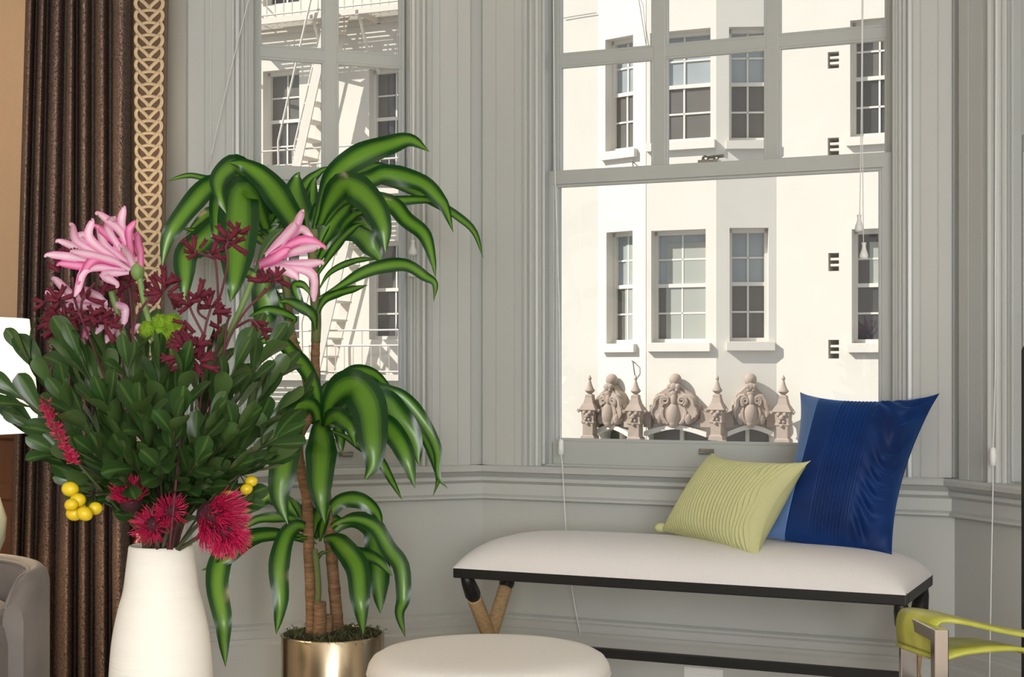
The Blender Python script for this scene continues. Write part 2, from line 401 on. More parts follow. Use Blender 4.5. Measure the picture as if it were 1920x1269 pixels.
cord(WC, [(1036,TOPY),(1039,150),(1041,330),(1049,600),(1051,825,.034),(1054,866,.058),(1056,900,.060),(1061,985,.058),(1072,1100,.05),(1088,1190,.04)], 'long white cord with a connector hanging beside the bench window', clips=[(1052,838)])
cord(WC, [(1617,TOPY),(1615,200),(1612,405)], 'shorter white cord with tassel pull in the bench window', pulls=[(1611,418)], r=.0013)
cord(WC, [(1619,TOPY),(1617,200),(1619,458)], 'longer white cord with lower tassel pull in the bench window', pulls=[(1620,470)], r=.0013)
cord(WL, [(483,-60,.05),(466,0,.05),(428,150,.05),(391,312,.05)], 'white cord slanting across the casing beside the curtain', r=.0014)
cord(WL, [(396,TOPY,.03),(395.5,150,.03),(395,330,.03),(392,640,.03)], 'white vertical cord on the casing nearest the curtain', r=.0014)
cord(WL, [(437,TOPY,.032),(437,150,.032),(437,330,.032),(437,640,.032)], 'white vertical cord beside the beads of the plant window', r=.0014)
cord(WL, [(774,TOPY),(774,200),(774,460)], 'white cord with high tassel pull behind the dracaena leaves', pulls=[(774,464)])
cord(WL, [(776,TOPY),(776,200),(773,495)], 'white cord with low tassel pull behind the dracaena leaves', pulls=[(773,504)], r=.0013)
cord(WR, [(1869,TOPY),(1867,300),(1866,560),(1866,700),(1862,850),(1862,900),(1859,1060),(1855,1290)], 'white cord with a connector on the far bay window', clips=[(1862,856)], d=.058)

# outlet in the baseboard
s0, z0 = WC.sz(1283, 1249, .03); s1 = WC.hit(1356,.03)
root = thing('wall_outlet', WC.pt((s0+s1)/2, .03, z0-.075), 'white electrical outlet plate in the baseboard under the bench', 'outlet')
m = MB(); m.box(WC, s0, s1, .029, .035, z0-.075, z0); m.build('plate', M_plastic, root, bevel=.002)
cxs = (s0+s1)/2; m = MB(); m.box(WC, cxs-.034, cxs+.034, .034, .038, z0-.056, z0-.018); ins = m.build('socket', M_plastic, root, bevel=.001)
M_black = mat('socket_slots', (35,35,35), 0.6)
for k in (-.02, .012):
    for dz in (-.044, -.030):
        m = MB(); m.box(WC, cxs+k, cxs+k+.009, .0375, .0386, z0+dz, z0+dz+.003); m.build('slot', M_black, ins)
# ------------------------------------------------------------------ the street front opposite
M_stucco = mat('cream_stucco', (214,207,196), 0.9, var=0.025, vscale=1.2, bump=0.25, bscale=9)
M_stucco_l = M_stucco
M_stucco_w = M_stucco
M_stone = mat('buff_terracotta', (162,144,131), 0.85, var=0.08, vscale=6, bump=0.5, bscale=14)
M_wframe = mat('cream_window_paint', (214,208,198), 0.6)
M_paneU = mat('upper_pane_glass', (150,156,158), 0.15, var=0.12, vscale=0.9)
M_paneL = mat('screened_pane_glass', (96,93,88), 0.3, var=0.15, vscale=0.9)
M_paneD = mat('dark_pane_glass', (58,58,60), 0.18, var=0.2, vscale=0.8)
M_blind = mat('pale_blind', (156,158,150), 0.7)
M_iron = mat('cream_painted_iron', (206,197,184), 0.6)
M_dark = mat('weathered_metal_vent', (120,108,100), 0.8)
M_street = mat('street_asphalt', (120,118,116), 0.9)

m = MB(); m.hexa([Vector(p) for p in ((-60,6.5,-8.3),(60,6.5,-8.3),(60,60,-8.3),(-60,60,-8.3),(-60,6.5,-8.2),(60,6.5,-8.2),(60,60,-8.2),(-60,60,-8.2))])
st(m.build('ground', M_street), 'asphalt street far below the windows', 'ground')

o = P(1455, HY, 24.0)
FW = Wall((o.x, o.y), WC.u, WC.n)                       # flat street front, parallel to the bench wall
D_B = 0.32                                              # how far its bay projects
def face(W, pa, pb, da, db):
    A = W.pt(W.hit(pa,da), da, 0); B = W.pt(W.hit(pb,db), db, 0); u = (B-A).to_2d().normalized()
    return Wall((A.x, A.y), u, (u.y, -u.x)), (B-A).to_2d().length
F1, L1 = face(FW, 1121, 1209, 0, D_B)                   # lit bay side
F2, L2 = face(FW, 1209, 1345, D_B, D_B)                 # bay front
F3, L3 = face(FW, 1345, 1456, D_B, 0)                   # shaded bay side
Zlo, Zhi = -8.2, 11.0
bld = thing('apartment_building', FW.pt(-2, 0, Zlo), 'pale stucco apartment block across the street with a shallow bay', 'building')
def wallpart(W, a, b, material, openings, th=.35):
    """stucco wall from s=a to b with real window openings (s0,s1,z0,z1)"""
    m = MB(); xs = sorted({a, b}|{x for o_ in openings for x in o_[:2]}); zs = sorted({Zlo, Zhi}|{z for o_ in openings for z in o_[2:]})
    for i in range(len(xs)-1):
        run = None
        for j in range(len(zs)-1):
            cx, cz = (xs[i]+xs[i+1])/2, (zs[j]+zs[j+1])/2
            if any(o_[0] < cx < o_[1] and o_[2] < cz < o_[3] for o_ in openings):
                if run is not None: m.box(W, xs[i], xs[i+1], -th, 0, run, zs[j]); run = None
            elif run is None: run = zs[j]
        if run is not None: m.box(W, xs[i], xs[i+1], -th, 0, run, Zhi)
    return m.build('wall', material, bld)
def op_px(W, x0, x1, y0, y1):
    """opening from photo corners on a face"""
    s0, s1 = W.hit(x0), W.hit(x1); Ym = (W.Y(x0)+W.Y(x1))/2
    return (s0, s1, H+(HY-y1)/F*Ym, H+(HY-y0)/F*Ym)
def far_window(W, o_, up, lo, sill=True, blind=None, cols=2, rows=2):
    s0, s1, z0, z1 = o_; fr = .05; dd = -.19; zm = (z0+z1)/2+.02
    m = MB()
    m.box(W, s0, s0+fr, dd-.08, dd+.02, z0, z1); m.box(W, s1-fr, s1, dd-.08, dd+.02, z0, z1)
    m.box(W, s0, s1, dd-.08, dd+.02, z1-fr*1.3, z1); m.box(W, s0, s1, dd-.08, dd+.04, z0, z0+fr*1.2); m.box(W, s0, s1, dd-.07, dd, zm-.03, zm+.03)
    wd = m.build('window', M_wframe, bld)
    for (a, b, c, e, mt, off) in ((s0+fr, s1-fr, zm+.03, z1-fr*1.3, up, -.05), (s0+fr, s1-fr, z0+fr*1.2, zm-.03, lo, -.03)):
        cw = (b-a)/cols; ch = (e-c)/rows
        for i in range(cols):
            for j in range(rows):
                m = MB(); m.box(W, a+cw*i, a+cw*(i+1), dd+off-.02, dd+off-.01, c+ch*j, c+ch*(j+1)); m.build('pane', mt, wd)
        m = MB(); t = .014
        for i in range(1, cols): m.box(W, a+cw*i-t, a+cw*i+t, dd+off-.012, dd+off+.012, c, e)
        for j in range(1, rows): m.box(W, a, b, dd+off-.012, dd+off+.012, c+ch*j-t, c+ch*j+t)
        m.build('muntin', M_wframe, wd)
    if blind:
        for (c, e) in ((zm+.03, z1-fr*1.3-.12), (z0+fr*1.2, zm-.03)):
            m = MB(); m.box(W, s0+fr+blind[0]*(s1-s0), s1-fr, dd-.055-(0 if c > zm else -.02), dd-.045-(0 if c > zm else -.02), c, e)
            if blind[1] or c > zm: m.build('blind', M_blind if c > zm else M_blind2, wd)
    if sill:
        m = MB(); m.box(W, s0-.05, s1+.09, -.02, .09, z0-.14, z0-.01); m.build('sill', M_stucco_w if W is F1 else M_stucco, bld)
    return wd
M_blind2 = M_blind
row = [op_px(F1,1137,1186,434,644), op_px(F2,1221,1323,431,642), op_px(F3,1368,1441,427,640), op_px(FW,1597,1695,428,643)]
rowU = [op_px(F1,1135,1187,70,282), op_px(F2,1219,1332,57,265), op_px(F3,1367,1441,50,263), op_px(FW,1594,1695,34,254)]
# storey above, out of the frame but lit by the same sky
rowT = [tuple(list(a[:2])+[a[2]+3.0, a[3]+3.0]) for a in rowU]
fe1 = op_px(FW,493,561,131,322); fe2 = op_px(FW,692,772,126,316)
fe1b = op_px(FW,493,561,452,640); fe2b = op_px(FW,692,772,452,636)
feT = [tuple(list(a[:2])+[a[2]+3.0, a[3]+3.0]) for a in (fe1, fe2)]
vents = [(1552,1573,97,128),(1552,1573,258,291),(1553,1573,474,508),(1553,1573,637,672)]
vop = [op_px(FW,*v) for v in vents]
# arched lights below the crest
arch = [op_px(F1,1131,1183,797,836), op_px(F2,1217,1333,797,836), op_px(F3,1362,1443,797,836)]
sFL = FW.hit(1121); sFR = FW.hit(1456)
wallpart(FW, -20, sFL+.02, M_stucco_l, [fe1, fe2, fe1b, fe2b]+feT)
wallpart(F1, -.005, L1+.02, M_stucco_w, [row[0], rowU[0], rowT[0], arch[0]])
wallpart(F2, 0, L2, M_stucco, [row[1], rowU[1], rowT[1], arch[1]])
wallpart(F3, -.02, L3+.005, M_stucco, [row[2], rowU[2], rowT[2], arch[2]])
wallpart(FW, sFR-.02, 14, M_stucco, [row[3], rowU[3], rowT[3]]+vop)
m = MB(); m.box(FW, -20, 14, -3, -2.5, Zlo, Zhi); m.build('rear_wall', M_stucco, bld)
m = MB(); m.box(FW, -20, 14, -3, .5, Zhi, Zhi+.3); m.build('roof', M_stucco, bld)
far_window(F1, row[0], M_paneU, M_paneL, blind=(.3, True)); far_window(F2, row[1], M_paneU, M_paneL, blind=(.14, True))
far_window(F3, row[2], M_paneU, M_paneL); far_window(FW, row[3], M_paneD, M_paneD, blind=(.22, False))
far_window(F1, rowU[0], M_paneU, M_paneL); far_window(F2, rowU[1], M_paneU, M_paneL); far_window(F3, rowU[2], M_paneU, M_paneL); far_window(FW, rowU[3], M_paneL, M_paneD)
for W, o_ in zip((F1,F2,F3,FW), rowT): far_window(W, o_, M_paneU, M_paneL)
for o_ in (fe1, fe2, fe2b, fe1b, feT[0], feT[1]): far_window(FW, o_, M_paneL, M_paneD, sill=False)
for W, o_ in zip((F1,F2,F3), arch):
    m = MB(); m.box(W, o_[0], o_[1], -.20, -.18, o_[2], o_[3]); m.build('arched_light', M_paneL, bld)
    m = MB(); c = (o_[0]+o_[1])/2; m.box(W, c-.03, c+.03, -.18, -.10, o_[2], o_[3]); m.build('mullion', M_wframe, bld)
    # segmental arch edge of the opening
    m = MB(); n = 10; hw = (o_[1]-o_[0])/2
    for sg in (-1, 1):
        prof = [(c+sg*hw, o_[3]+.02)]+[(c+sg*hw*math.sin(i/n*math.pi/2), o_[3]-.20*(1-math.cos(i/n*math.pi/2))+.0) for i in range(n+1)][::-1]
        if sg < 0: prof.reverse()
        m.prism_d(W, prof, -.30, .03)
    m.build('arch_edge', M_stucco, bld)
for (s0, s1, z0, z1) in vop:
    m = MB(); m.box(FW, s0, s1, -.34, -.32, z0, z1); v = m.build('vent', M_dark, bld)
    for j in (1, 2):
        zz = z0+(z1-z0)*j/3; m = MB(); m.box(FW, s0+.03, s1, -.16, -.02, zz-.018, zz+.018); m.build('louvre', M_stucco, v)
# small hooks and wires on the front
M_wire = mat('grey_wire', (120,112,104), 0.6)
for W, pts in ((F2, [(1190,-10),(1198,0),(1212,88)]), (FW, [(1056,34),(1085,29),(1118,24)])):
    m = MB(); m.tube([W.pt(*((W.sz(a,b,.03)[0], .03, W.sz(a,b,.03)[1]))) for a,b in pts], .006, 5); m.build('wire', M_wire, bld)
for px, py in ((1186,305), (1187,680)):
    s, z = F1.sz(px, py, .05); m = MB(); m.tube([F1.pt(s,0,z), F1.pt(s,.08,z+.03), F1.pt(s+.04,.10,z+.01), F1.pt(s+.05,.09,z-.10), F1.pt(s+.03,.04,z-.2)], .010, 5); m.build('hook', M_wire, bld)

# ------------------------------------------------------------------ ornamental parapet of terracotta
def finial(px, W, d, k=1.0):
    s = W.hit(px, d); Yb = W.Y(px, d); zt = H+(HY-703)/F*Yb; c = W.pt(s, d, zt); u = .00224*k
    m = MB(); pr = [(2,0),(5,-8),(12,-20),(13,-27),(7,-36),(9,-44),(16,-70),(25,-92),(36,-108),(37,-114),(24,-126),(14,-134),(18,-140)]
    m.lathe(c, [(r*u, z*u) for r,z in reversed(pr)], 16)
    up = WC.u
    def ring(hw, hd, z): return [Vector((c.x,c.y,c.z+z*u))+Vector((up.x*a*hw*u-WC.n.x*b*hd*u, up.y*a*hw*u-WC.n.y*b*hd*u, 0)) for a,b in ((-1,-1),(1,-1),(1,1),(-1,1))]
    lv = [(19,22,-138),(26,28,-146),(26,28,-160),(36,38,-200),(60,56,-240),(66,60,-250),(50,48,-262),(44,46,-320),(50,50,-340),(38,44,-350),(38,44,-430),(50,52,-440),(54,54,-470)]
    for i in range(len(lv)-1): m.extrude(ring(*lv[i+1]), ring(*lv[i]))
    n3 = Vector((WC.n.x, WC.n.y, 0)); u3 = Vector((WC.u.x, WC.u.y, 0))
    for a, z, r in ((-22,-268,16),(22,-268,16),(0,-290,20),(-14,-318,12),(14,-318,12),(0,-345,13)):
        m.ball(c+u3*a*u+n3*50*u+Vector((0,0,z*u)), r*u, 8, 6)
    for sg in (-1, 1):
        m.tube([c+u3*sg*q[0]*u+n3*30*u+Vector((0,0,q[1]*u)) for q in ((40,-215),(62,-250),(78,-262),(84,-252),(78,-244))], [9*u,11*u,10*u,8*u,5*u], 7)
    return m.build('finial', M_stone, bld, angle=40)
def crest(px, W, hw_px, d0=.0, dep=.17):
    s = W.hit(px, d0); Yb = W.Y(px, d0); zt = lambda v: H+(HY-(660+v/3.692))/F*Yb
    kz = Yb/F/3.692; sw = abs(W.hit(px+hw_px, d0)-W.hit(px-hw_px, d0))/2; kx = sw/170
    zb = zt(500)
    half = [(0,0),(60,-4),(110,6),(150,40),(168,74),(172,130),(150,140),(140,150),(136,192),(120,212),(92,228),(60,250),(45,262),(30,274),(0,280)]
    prof = [(s+x*kx, zb+h*kz) for x,h in half]+[(s-x*kx, zb+h*kz) for x,h in half[-2:0:-1]]
    m = MB(); m.prism_d(W, prof, d0-.02, d0+dep)
    inner = [(s+x*kx*.86, zb+(h*.90+8)*kz) for x,h in half]+[(s-x*kx*.86, zb+(h*.90+8)*kz) for x,h in half[-2:0:-1]]
    m.prism_d(W, inner, d0+dep-.01, d0+dep+.03)
    q = d0+dep+.03
    def pt(x, h, d): return W.pt(s+x*kx, d, zb+h*kz)
    for sg in (-1, 1):
        sc = []
        for i in range(26):                               # volutes
            a = i/25*math.pi*3.2; r = 34*(1-i/32)
            sc.append(pt(sg*(58+r*math.cos(a-1.2)), 165+r*math.sin(a-1.2), q+.01+.02*i/25))
        m.tube(sc, [.034*(1-i/40) for i in range(26)], 6)
        m.tube([pt(sg*x, h, q) for x,h in ((58,200),(100,196),(128,168),(134,130),(150,110),(156,80),(140,52))], [.03,.04,.042,.04,.036,.034,.02], 6)
        m.tube([pt(sg*x, h, q) for x,h in ((70,120),(82,90),(78,50),(60,22),(40,6))], [.02,.034,.036,.034,.02], 6)
        m.ball(pt(sg*100, 40, q), .07, 8, 6, (.8,.5,1.3)); m.ball(pt(sg*26, 262, q), .05, 8, 6); m.ball(pt(sg*22, 240, q+.01), .035, 8, 6)
    for x,h,r,sc in ((0,70,.15,(.75,.5,1.25)),(0,110,.10,(1.0,.6,.7)),(0,22,.10,(.8,.6,1.0)),(0,175,.09,(.6,.6,1.3)),(0,215,.07,(.9,.6,.8)),(0,258,.07,(1,.7,1))):
        m.ball(pt(x,h,q), r, 10, 7, sc)
    m.lathe(pt(0,280,d0+.10), [(.05,-.03),(.055,.0),(.04,.02),(.05,.03)], 12)
    m.ball(pt(0,308,d0+.12), .098, 14, 10, (1,1,1.04))
    o_ = m.build('crest', M_stone, bld, angle=40)
    # eyebrow moulding under the crest
    m = MB(); n = 14; w2 = 215*kx; hgt = 52*kz; prof = []
    for i in range(2*n+1):
        t = -1+i/n; prof.append((s+t*w2, zb+2*kz-hgt*abs(t)**1.5))
    low = [(a, z-.075) for a,z in prof]
    for i in range(2*n): m.extrude([W.pt(*x) for x in ((low[i][0],d0-.02,low[i][1]),(low[i+1][0],d0-.02,low[i+1][1]),(prof[i+1][0],d0-.02,prof[i+1][1]),(prof[i][0],d0-.02,prof[i][1]))],
                                   [W.pt(*x) for x in ((low[i][0],d0+.16,low[i][1]),(low[i+1][0],d0+.16,low[i+1][1]),(prof[i+1][0],d0+.16,prof[i+1][1]),(prof[i][0],d0+.16,prof[i][1]))])
    m.build('eyebrow_moulding', M_stucco_w, bld)
    return o_
crest(1156, F1, 26); crest(1271, F2, 46); crest(1406, F3, 34)
finial(1106, FW, .30); finial(1192, FW, D_B+.28); finial(1345, FW, D_B+.22, .95); finial(1469, FW, .30)
# link walls between finials and crests
for W, a, b, d in ((F1, 1120, 1133, .05), (F1, 1180, 1196, .05), (F2, 1212, 1226, .05), (F2, 1318, 1346, .05), (F3, 1346, 1374, .05), (F3, 1436, 1456, .05)):
    s0, s1 = W.hit(a), W.hit(b); Yb = W.Y(a); z0, z1 = H+(HY-800)/F*Yb, H+(HY-768)/F*Yb
    m = MB(); m.prism_d(W, [(s0,z0),(s1,z0),(s1,z1),((s0+s1)/2,z1-.05),(s0,z1)], -.02, .14); m.build('parapet_link', M_stone, bld)

# ------------------------------------------------------------------ fire escape on the same front
fe = thing('fire_escape', FW.pt(FW.hit(640), 0, FW.z(640,706)), 'cream painted iron fire escape hanging on the apartment block', 'fire escape')
def zf(py): return H+(HY-py)/F*FW.Y(640, .5)
sA, sB = FW.hit(440, .5), FW.hit(830, .5); DEP = 0.8
lv = [zf(703), zf(362), zf(28)]
for z in lv:
    m = MB()
    m.box(FW, sA, sB, .02, .07, z-.10, z); m.box(FW, sA, sB, DEP-.04, DEP, z-.09, z+.01)
    for s in (sA, (sA+sB)/2-.3, (sA+sB)/2+.6, sB): m.box(FW, s-.03, s+.03, 0, DEP, z-.10, z-.02)
    fr_ = m.build('platform_frame', M_iron, fe)
    m = MB(); n = 10
    for i in range(n):
        d = .09+(DEP-.18)*i/(n-1); m.box(FW, sA, sB, d-.02, d+.02, z-.012, z)
    tag(m.build('slats', M_iron, fr_), kind='stuff')
    m = MB()
    for h in (.76, .50, .06): m.tube([FW.pt(sA,DEP-.02,z+h), FW.pt(sB,DEP-.02,z+h)], .016, 5)
    for s in (sA, sB):
        for h in (.76, .50): m.tube([FW.pt(s,0,z+h), FW.pt(s,DEP-.02,z+h)], .016, 5)
    n = 25
    for i in range(n):
        s = sA+(sB-sA)*i/(n-1); m.tube([FW.pt(s,DEP-.02,z-.02), FW.pt(s,DEP-.02,z+(.76 if i%4 == 0 else .50))], .011, 4)
    m.build('railing', M_iron, fe)
    m = MB()
    for s in (sA+.1, (sA+sB)/2-.3, (sA+sB)/2+.6, sB-.1):
        m.tube([FW.pt(s,.02,z-.95), FW.pt(s,.45,z-.6), FW.pt(s,DEP-.06,z-.08)], .03, 5)
    m.build('bracket', M_iron, fe)
for z0, z1, pa, pb in ((lv[1], lv[2], 566, 640), (lv[0], lv[1], 610, 690)):
    m = MB(); a, b = FW.hit(pa,.5), FW.hit(pb,.5)
    for d in (.38, .86): m.prism_d(FW, [(a-.09,z0),(a+.09,z0),(b+.09,z1),(b-.09,z1)], d-.015, d+.015)
    lad = m.build('stair_stringers', M_iron, fe)
    n = 10
    for i in range(1, n):
        t = i/n; s = a+(b-a)*t; z = z0+(z1-z0)*t; m = MB(); m.box(FW, s-.12, s+.12, .38, .86, z-.015, z+.015); m.build('stair_tread', M_iron, lad)
    m = MB()
    for d in (.36, .88): m.tube([FW.pt(a-.22,d,z0), FW.pt(a-.24,d,z0+.9), FW.pt(b-.30,d,z1+.5)], .02, 5)
    m.build('stair_handrail', M_iron, lad)
# ------------------------------------------------------------------ curtain with woven border
def weave(name, c1, c2):
    m = bpy.data.materials.new(name); m.use_nodes = True; nt = m.node_tree; N = nt.nodes; L = nt.links; b = N['Principled BSDF']
    tc = N.new('ShaderNodeTexCoord'); w1 = N.new('ShaderNodeTexNoise'); w1.inputs['Scale'].default_value = 300; w1.inputs['Detail'].default_value = 2; w1.inputs['Distortion'].default_value = 1.6
    mp = N.new('ShaderNodeMapping'); mp.inputs['Scale'].default_value = (1.0,0.6,1.0); L.new(tc.outputs['UV'], mp.inputs[0]); L.new(mp.outputs[0], w1.inputs['Vector'])
    rp = N.new('ShaderNodeValToRGB'); rp.color_ramp.elements[0].position = .42; rp.color_ramp.elements[1].position = .60
    rp.color_ramp.elements[0].color = lin(c1)+(1,); rp.color_ramp.elements[1].color = lin(c2)+(1,)
    L.new(w1.outputs['Fac'], rp.inputs['Fac']); L.new(rp.outputs['Color'], b.inputs['Base Color'])
    bp = N.new('ShaderNodeBump'); bp.inputs['Strength'].default_value = .5; bp.inputs['Distance'].default_value = .002; L.new(w1.outputs['Fac'], bp.inputs['Height']); L.new(bp.outputs['Normal'], b.inputs['Normal'])
    b.inputs['Roughness'].default_value = .95; b.inputs['Specular IOR Level'].default_value = .1; return m
M_curtain = weave('brown_tweed', (54,42,38), (158,136,124))
M_band = mat('brown_border_ground', (88,70,57), .85, var=.12, vscale=300)
M_strand = mat('cream_border_strand', (186,169,140), .8, var=.08, vscale=260)
CD = .19
cur = thing('curtain', WM.pt(WM.hit(170,CD), CD, .01), 'heavy brown tweed curtain with a cream interlaced border', 'curtain')
ridT = [56,80,107,134,157,191,227]; valT = [47,68,88,124,144,174,206,247]
ridB = [22,48,82,123,156,193,220]; valB = [14,36,62,103,140,171,206,243]
rows = []; NZ = 46
for iz in range(NZ+1):
    z = .01+(CEIL-.04-.01)*iz/NZ; py = HY-(z-H)*F/4.25; t = max(-.3, min(1.15, py/1269))
    row_ = []
    for k in range(len(ridT)):
        va = valT[k]+(valB[k]-valT[k])*t; vb = valT[k+1]+(valB[k+1]-valT[k+1])*t; ri = ridT[k]+(ridB[k]-ridT[k])*t
        for j in range(13):
            q = j/13; px = va+(ri-va)*q*2 if q < .5 else ri+(vb-ri)*(q-.5)*2
            wob = .006*math.sin(z*3.1+k*1.7)
            d = CD-.10+(.125+.028*math.sin(k*2.3+.6)+wob)*math.sin(math.pi*q)**.95
            row_.append(WM.pt(WM.hit(px, d), d, z))
    px = valT[-1]+(valB[-1]-valT[-1])*t; row_.append(WM.pt(WM.hit(px, CD-.10), CD-.10, z))
    rows.append(row_)
m = MB(); m.grid(rows); m.uv = []
for r in rows:
    acc = 0.0
    for j, q in enumerate(r):
        if j: acc += (q-r[j-1]).length
        m.uv.append((acc, q.z))
fab = m.build('fabric', M_curtain, cur, smooth=True)
md = fab.modifiers.new('solid', 'SOLIDIFY'); md.thickness = .004
BD = CD+.05
bL = lambda py: 249+4*min(1,py/590); bR = lambda py: 313-8*min(1,max(-.2,py/590))
def bandpt(a, py, d=0.0):            # a in -1..1 across the border
    px = bL(py)+(bR(py)-bL(py))*(a+1)/2; s = WM.hit(px, BD); return WM.pt(s, BD+d, WM.z(px, py, BD))
m = MB(); rows = []
pys = [(-1.0+2*0)]
for i in range(60):
    py = -640+i*(2010/59); rows.append([bandpt(a, py, -.006*(abs(a)**12)) for a in (-1,-.97,-.5,0,.5,.97,1)])
zmin = .012
rows = [r for r in rows if r[3].z > zmin and r[3].z < CEIL-.03]
m.grid(rows); bo = m.build('border', M_band, cur, smooth=True)
md = bo.modifiers.new('solid', 'SOLIDIFY'); md.thickness = .003; md.offset = 0
per = 23.0
def strand(path, hw):
    rows_ = []; n = len(path)
    for i,(a,v) in enumerate(path):
        p0, p1 = path[max(0,i-1)], path[min(n-1,i+1)]; ta, tv = (p1[0]-p0[0])*31, (p1[1]-p0[1])*per; l = math.hypot(ta,tv) or 1
        na, nv = -tv/l, ta/l
        rows_.append([(a+na*hw*x/31, v+nv*hw*x/per, h) for x,h in ((-1,.0015),(-.72,.0042),(.72,.0042),(1,.0015))])
    return rows_
S2 = lambda pts, n: [(q.x, q.y) for q in spline([Vector((a,b,0)) for a,b in pts], n)]
pathL = S2([(-.36,-.02),(-.66,.10),(-.80,.42),(-.74,.82),(-.46,1.25),(-.16,1.62),(.0,1.92)], 16)
arcp = S2([(-.44,.16),(-.2,.07),(0,.045),(.2,.07),(.44,.16)], 8)
k0 = 0
for k in range(-4, 44):
    py0 = 18+k*per
    for path, dz, hw in ((arcp, 0, 3.0), (pathL, .0014, 3.3), ([(-a,b) for a,b in pathL], .0007, 3.3)):
        rr = [[bandpt(a, py0+v*per, h+dz-(.0045 if path is not arcp and i_ < 2 else 0)) for a,v,h in r] for i_, r in enumerate(strand(path, hw))]
        if k < -3 or rr[-1][0].z < .02: continue
        m = MB(); m.grid(rr); m.build('border_strand', M_strand, cur, smooth=True)

# ------------------------------------------------------------------ bench
M_linen = mat('oatmeal_linen', (228,225,224), .85, var=.03, vscale=300, bump=.15, bscale=500, sheen=.2)
M_blackmetal = mat('black_iron', (22,23,24), .42)
M_rope = mat('tan_rope_wrap', (208,176,134), .8, rgb2=(176,142,100), vscale=60, stretch=(1,1,6), bump=.6, bscale=180)
DF, DBk = .55, .17
bs0, bs1 = WC.hit(849, DF), WC.hit(1699, DF)
zfT = WC.z(850, 1062, DF); zfB = zfT-.030
bench = thing('bench', WC.pt((bs0+bs1)/2, (DF+DBk)/2, 0), 'long upholstered bench with black frame and rope wrapped crossed legs', 'bench')
def frame_ring(m, s0, s1, d0, d1, z0, z1, t):
    m.box(WC, s0, s1, d1-t, d1, z0, z1); m.box(WC, s0, s1, d0, d0+t, z0, z1); m.box(WC, s0, s0+t, d0+t, d1-t, z0, z1); m.box(WC, s1-t, s1, d0+t, d1-t, z0, z1)
m = MB(); frame_ring(m, bs0, bs1, DBk, DF, zfB, zfT, .03); m.build('seat_frame', M_blackmetal, bench, bevel=.003)
rows = []; NA, NB = 60, 30
def cush(a, b):
    """a, b in -1..1 -> seat cushion top point"""
    ea = max(0, 1-abs(a)**7)**.45; eb = max(0, 1-abs(b)**3.2)**.55
    hgt = .088*min(ea, 1)*eb
    bul = 1+.0
    return WC.pt((bs0+bs1)/2+a*(bs1-bs0)/2*bul, (DF+DBk)/2+b*((DF-DBk)/2+.002), zfT-.004+hgt)
def sm(i, n): t = -1+2*i/n; return math.sin(t*math.pi/2)
for i in range(NA+1): rows.append([cush(sm(i,NA), sm(j,NB)) for j in range(NB+1)])
m = MB(); m.grid(rows); m.box(WC, bs0+.004, bs1-.004, DBk+.004, DF-.004, zfT-.02, zfT-.002); m.build('seat_cushion', M_linen, bench, smooth=True)
zx = .235
for s in (bs0+.02, bs1-.02):
    for dT, dB in ((DF-.035, DBk-.01), (DBk+.035, DF+.01)):
        top = WC.pt(s, dT, zfB+.004); bot = WC.pt(s, dB, 0.0)
        if dT > .4: top += Vector((0,0,0))
        at = lambda t: top.lerp(bot, t)
        m = MB(); m.tube([at(x) for x in (0,.05,.13,.145,.16,.46,.47,.53,.54,.86,.88,.97,1)], [.014,.019,.022,.018,.0165,.0165,.020,.020,.0165,.0165,.021,.016,.02], 12)
        leg = m.build('leg', M_blackmetal, bench, smooth=True)
        for t0, t1 in ((.155,.465), (.535,.87)):
            m = MB(); n = 46; m.tube([at(t0+(t1-t0)*i/n) for i in range(n+1)], [.0195+.0012*(i%2) for i in range(n+1)], 12); tag(m.build('rope_wrap', M_rope, leg, smooth=True), 'tan rope wrapping')
mid = (DF+DBk)/2
m = MB(); m.box(WC, bs0+.02, bs1-.012, mid-.012, mid+.012, zx-.012, zx+.012); m.build('stretcher', M_blackmetal, bench, bevel=.002)

# ------------------------------------------------------------------ cushions on the bench
def uvmat_common(name, rough, sheen, colfn, bumpfn=None, sheen_tint=None):
    pass
M_lime = mat('lime_pleated_cotton', (194,194,142), .8, var=.03, vscale=200, sheen=.15)
M_blue = mat('blue_velvet', (12,56,118), .6, rgb2=(6,32,82), vscale=6, sheen=.7, tint=(60,125,205), spec=.25)
M_bluel = mat('pale_blue_velvet', (84,116,166), .75, var=.08, vscale=12, sheen=.6, tint=(150,175,215))
def pillow(corners, T, NU, NV, disp, pinch=.10, pinb=.03):
    """corners TL,TR,BR,BL; returns rows of front and back surfaces. disp(u,v) = extra height on the front"""
    TL, TR, BR, BL = corners
    nrm = ((TR-TL)+(BR-BL)).cross((BL-TL)+(BR-TR)).normalized()
    if nrm.y > 0: nrm = -nrm
    fr_, bk = [], []
    for j in range(NV+1):
        v = j/NV; fr_r, bk_r = [], []
        for i in range(NU+1):
            u = i/NU; x, y = 2*u-1, 2*v-1
            xx = x*(1-pinch*(1-y*y)*abs(x)**1.5); yy = y*(1-(pinch if y < 0 else pinb)*(1-x*x)*abs(y)**1.5)
            uu, vv = (xx+1)/2, (yy+1)/2
            p = (TL*(1-uu)+TR*uu)*(1-vv)+(BL*(1-uu)+BR*uu)*vv
            th = T*((1-x*x)*(1-y*y))**.62*(1+.35*(x*x+y*y)/2)
            e = min(1, 6*(1-abs(x)))*min(1, 6*(1-abs(y)))
            fr_r.append(p+nrm*(th+disp(u,v)*e)); bk_r.append(p-nrm*th)
        fr_.append(fr_r); bk.append(bk_r)
    return fr_, bk, nrm
def pil_pt(px, py, d): s, z = WC.sz(px, py, d); return WC.pt(s, d, z)
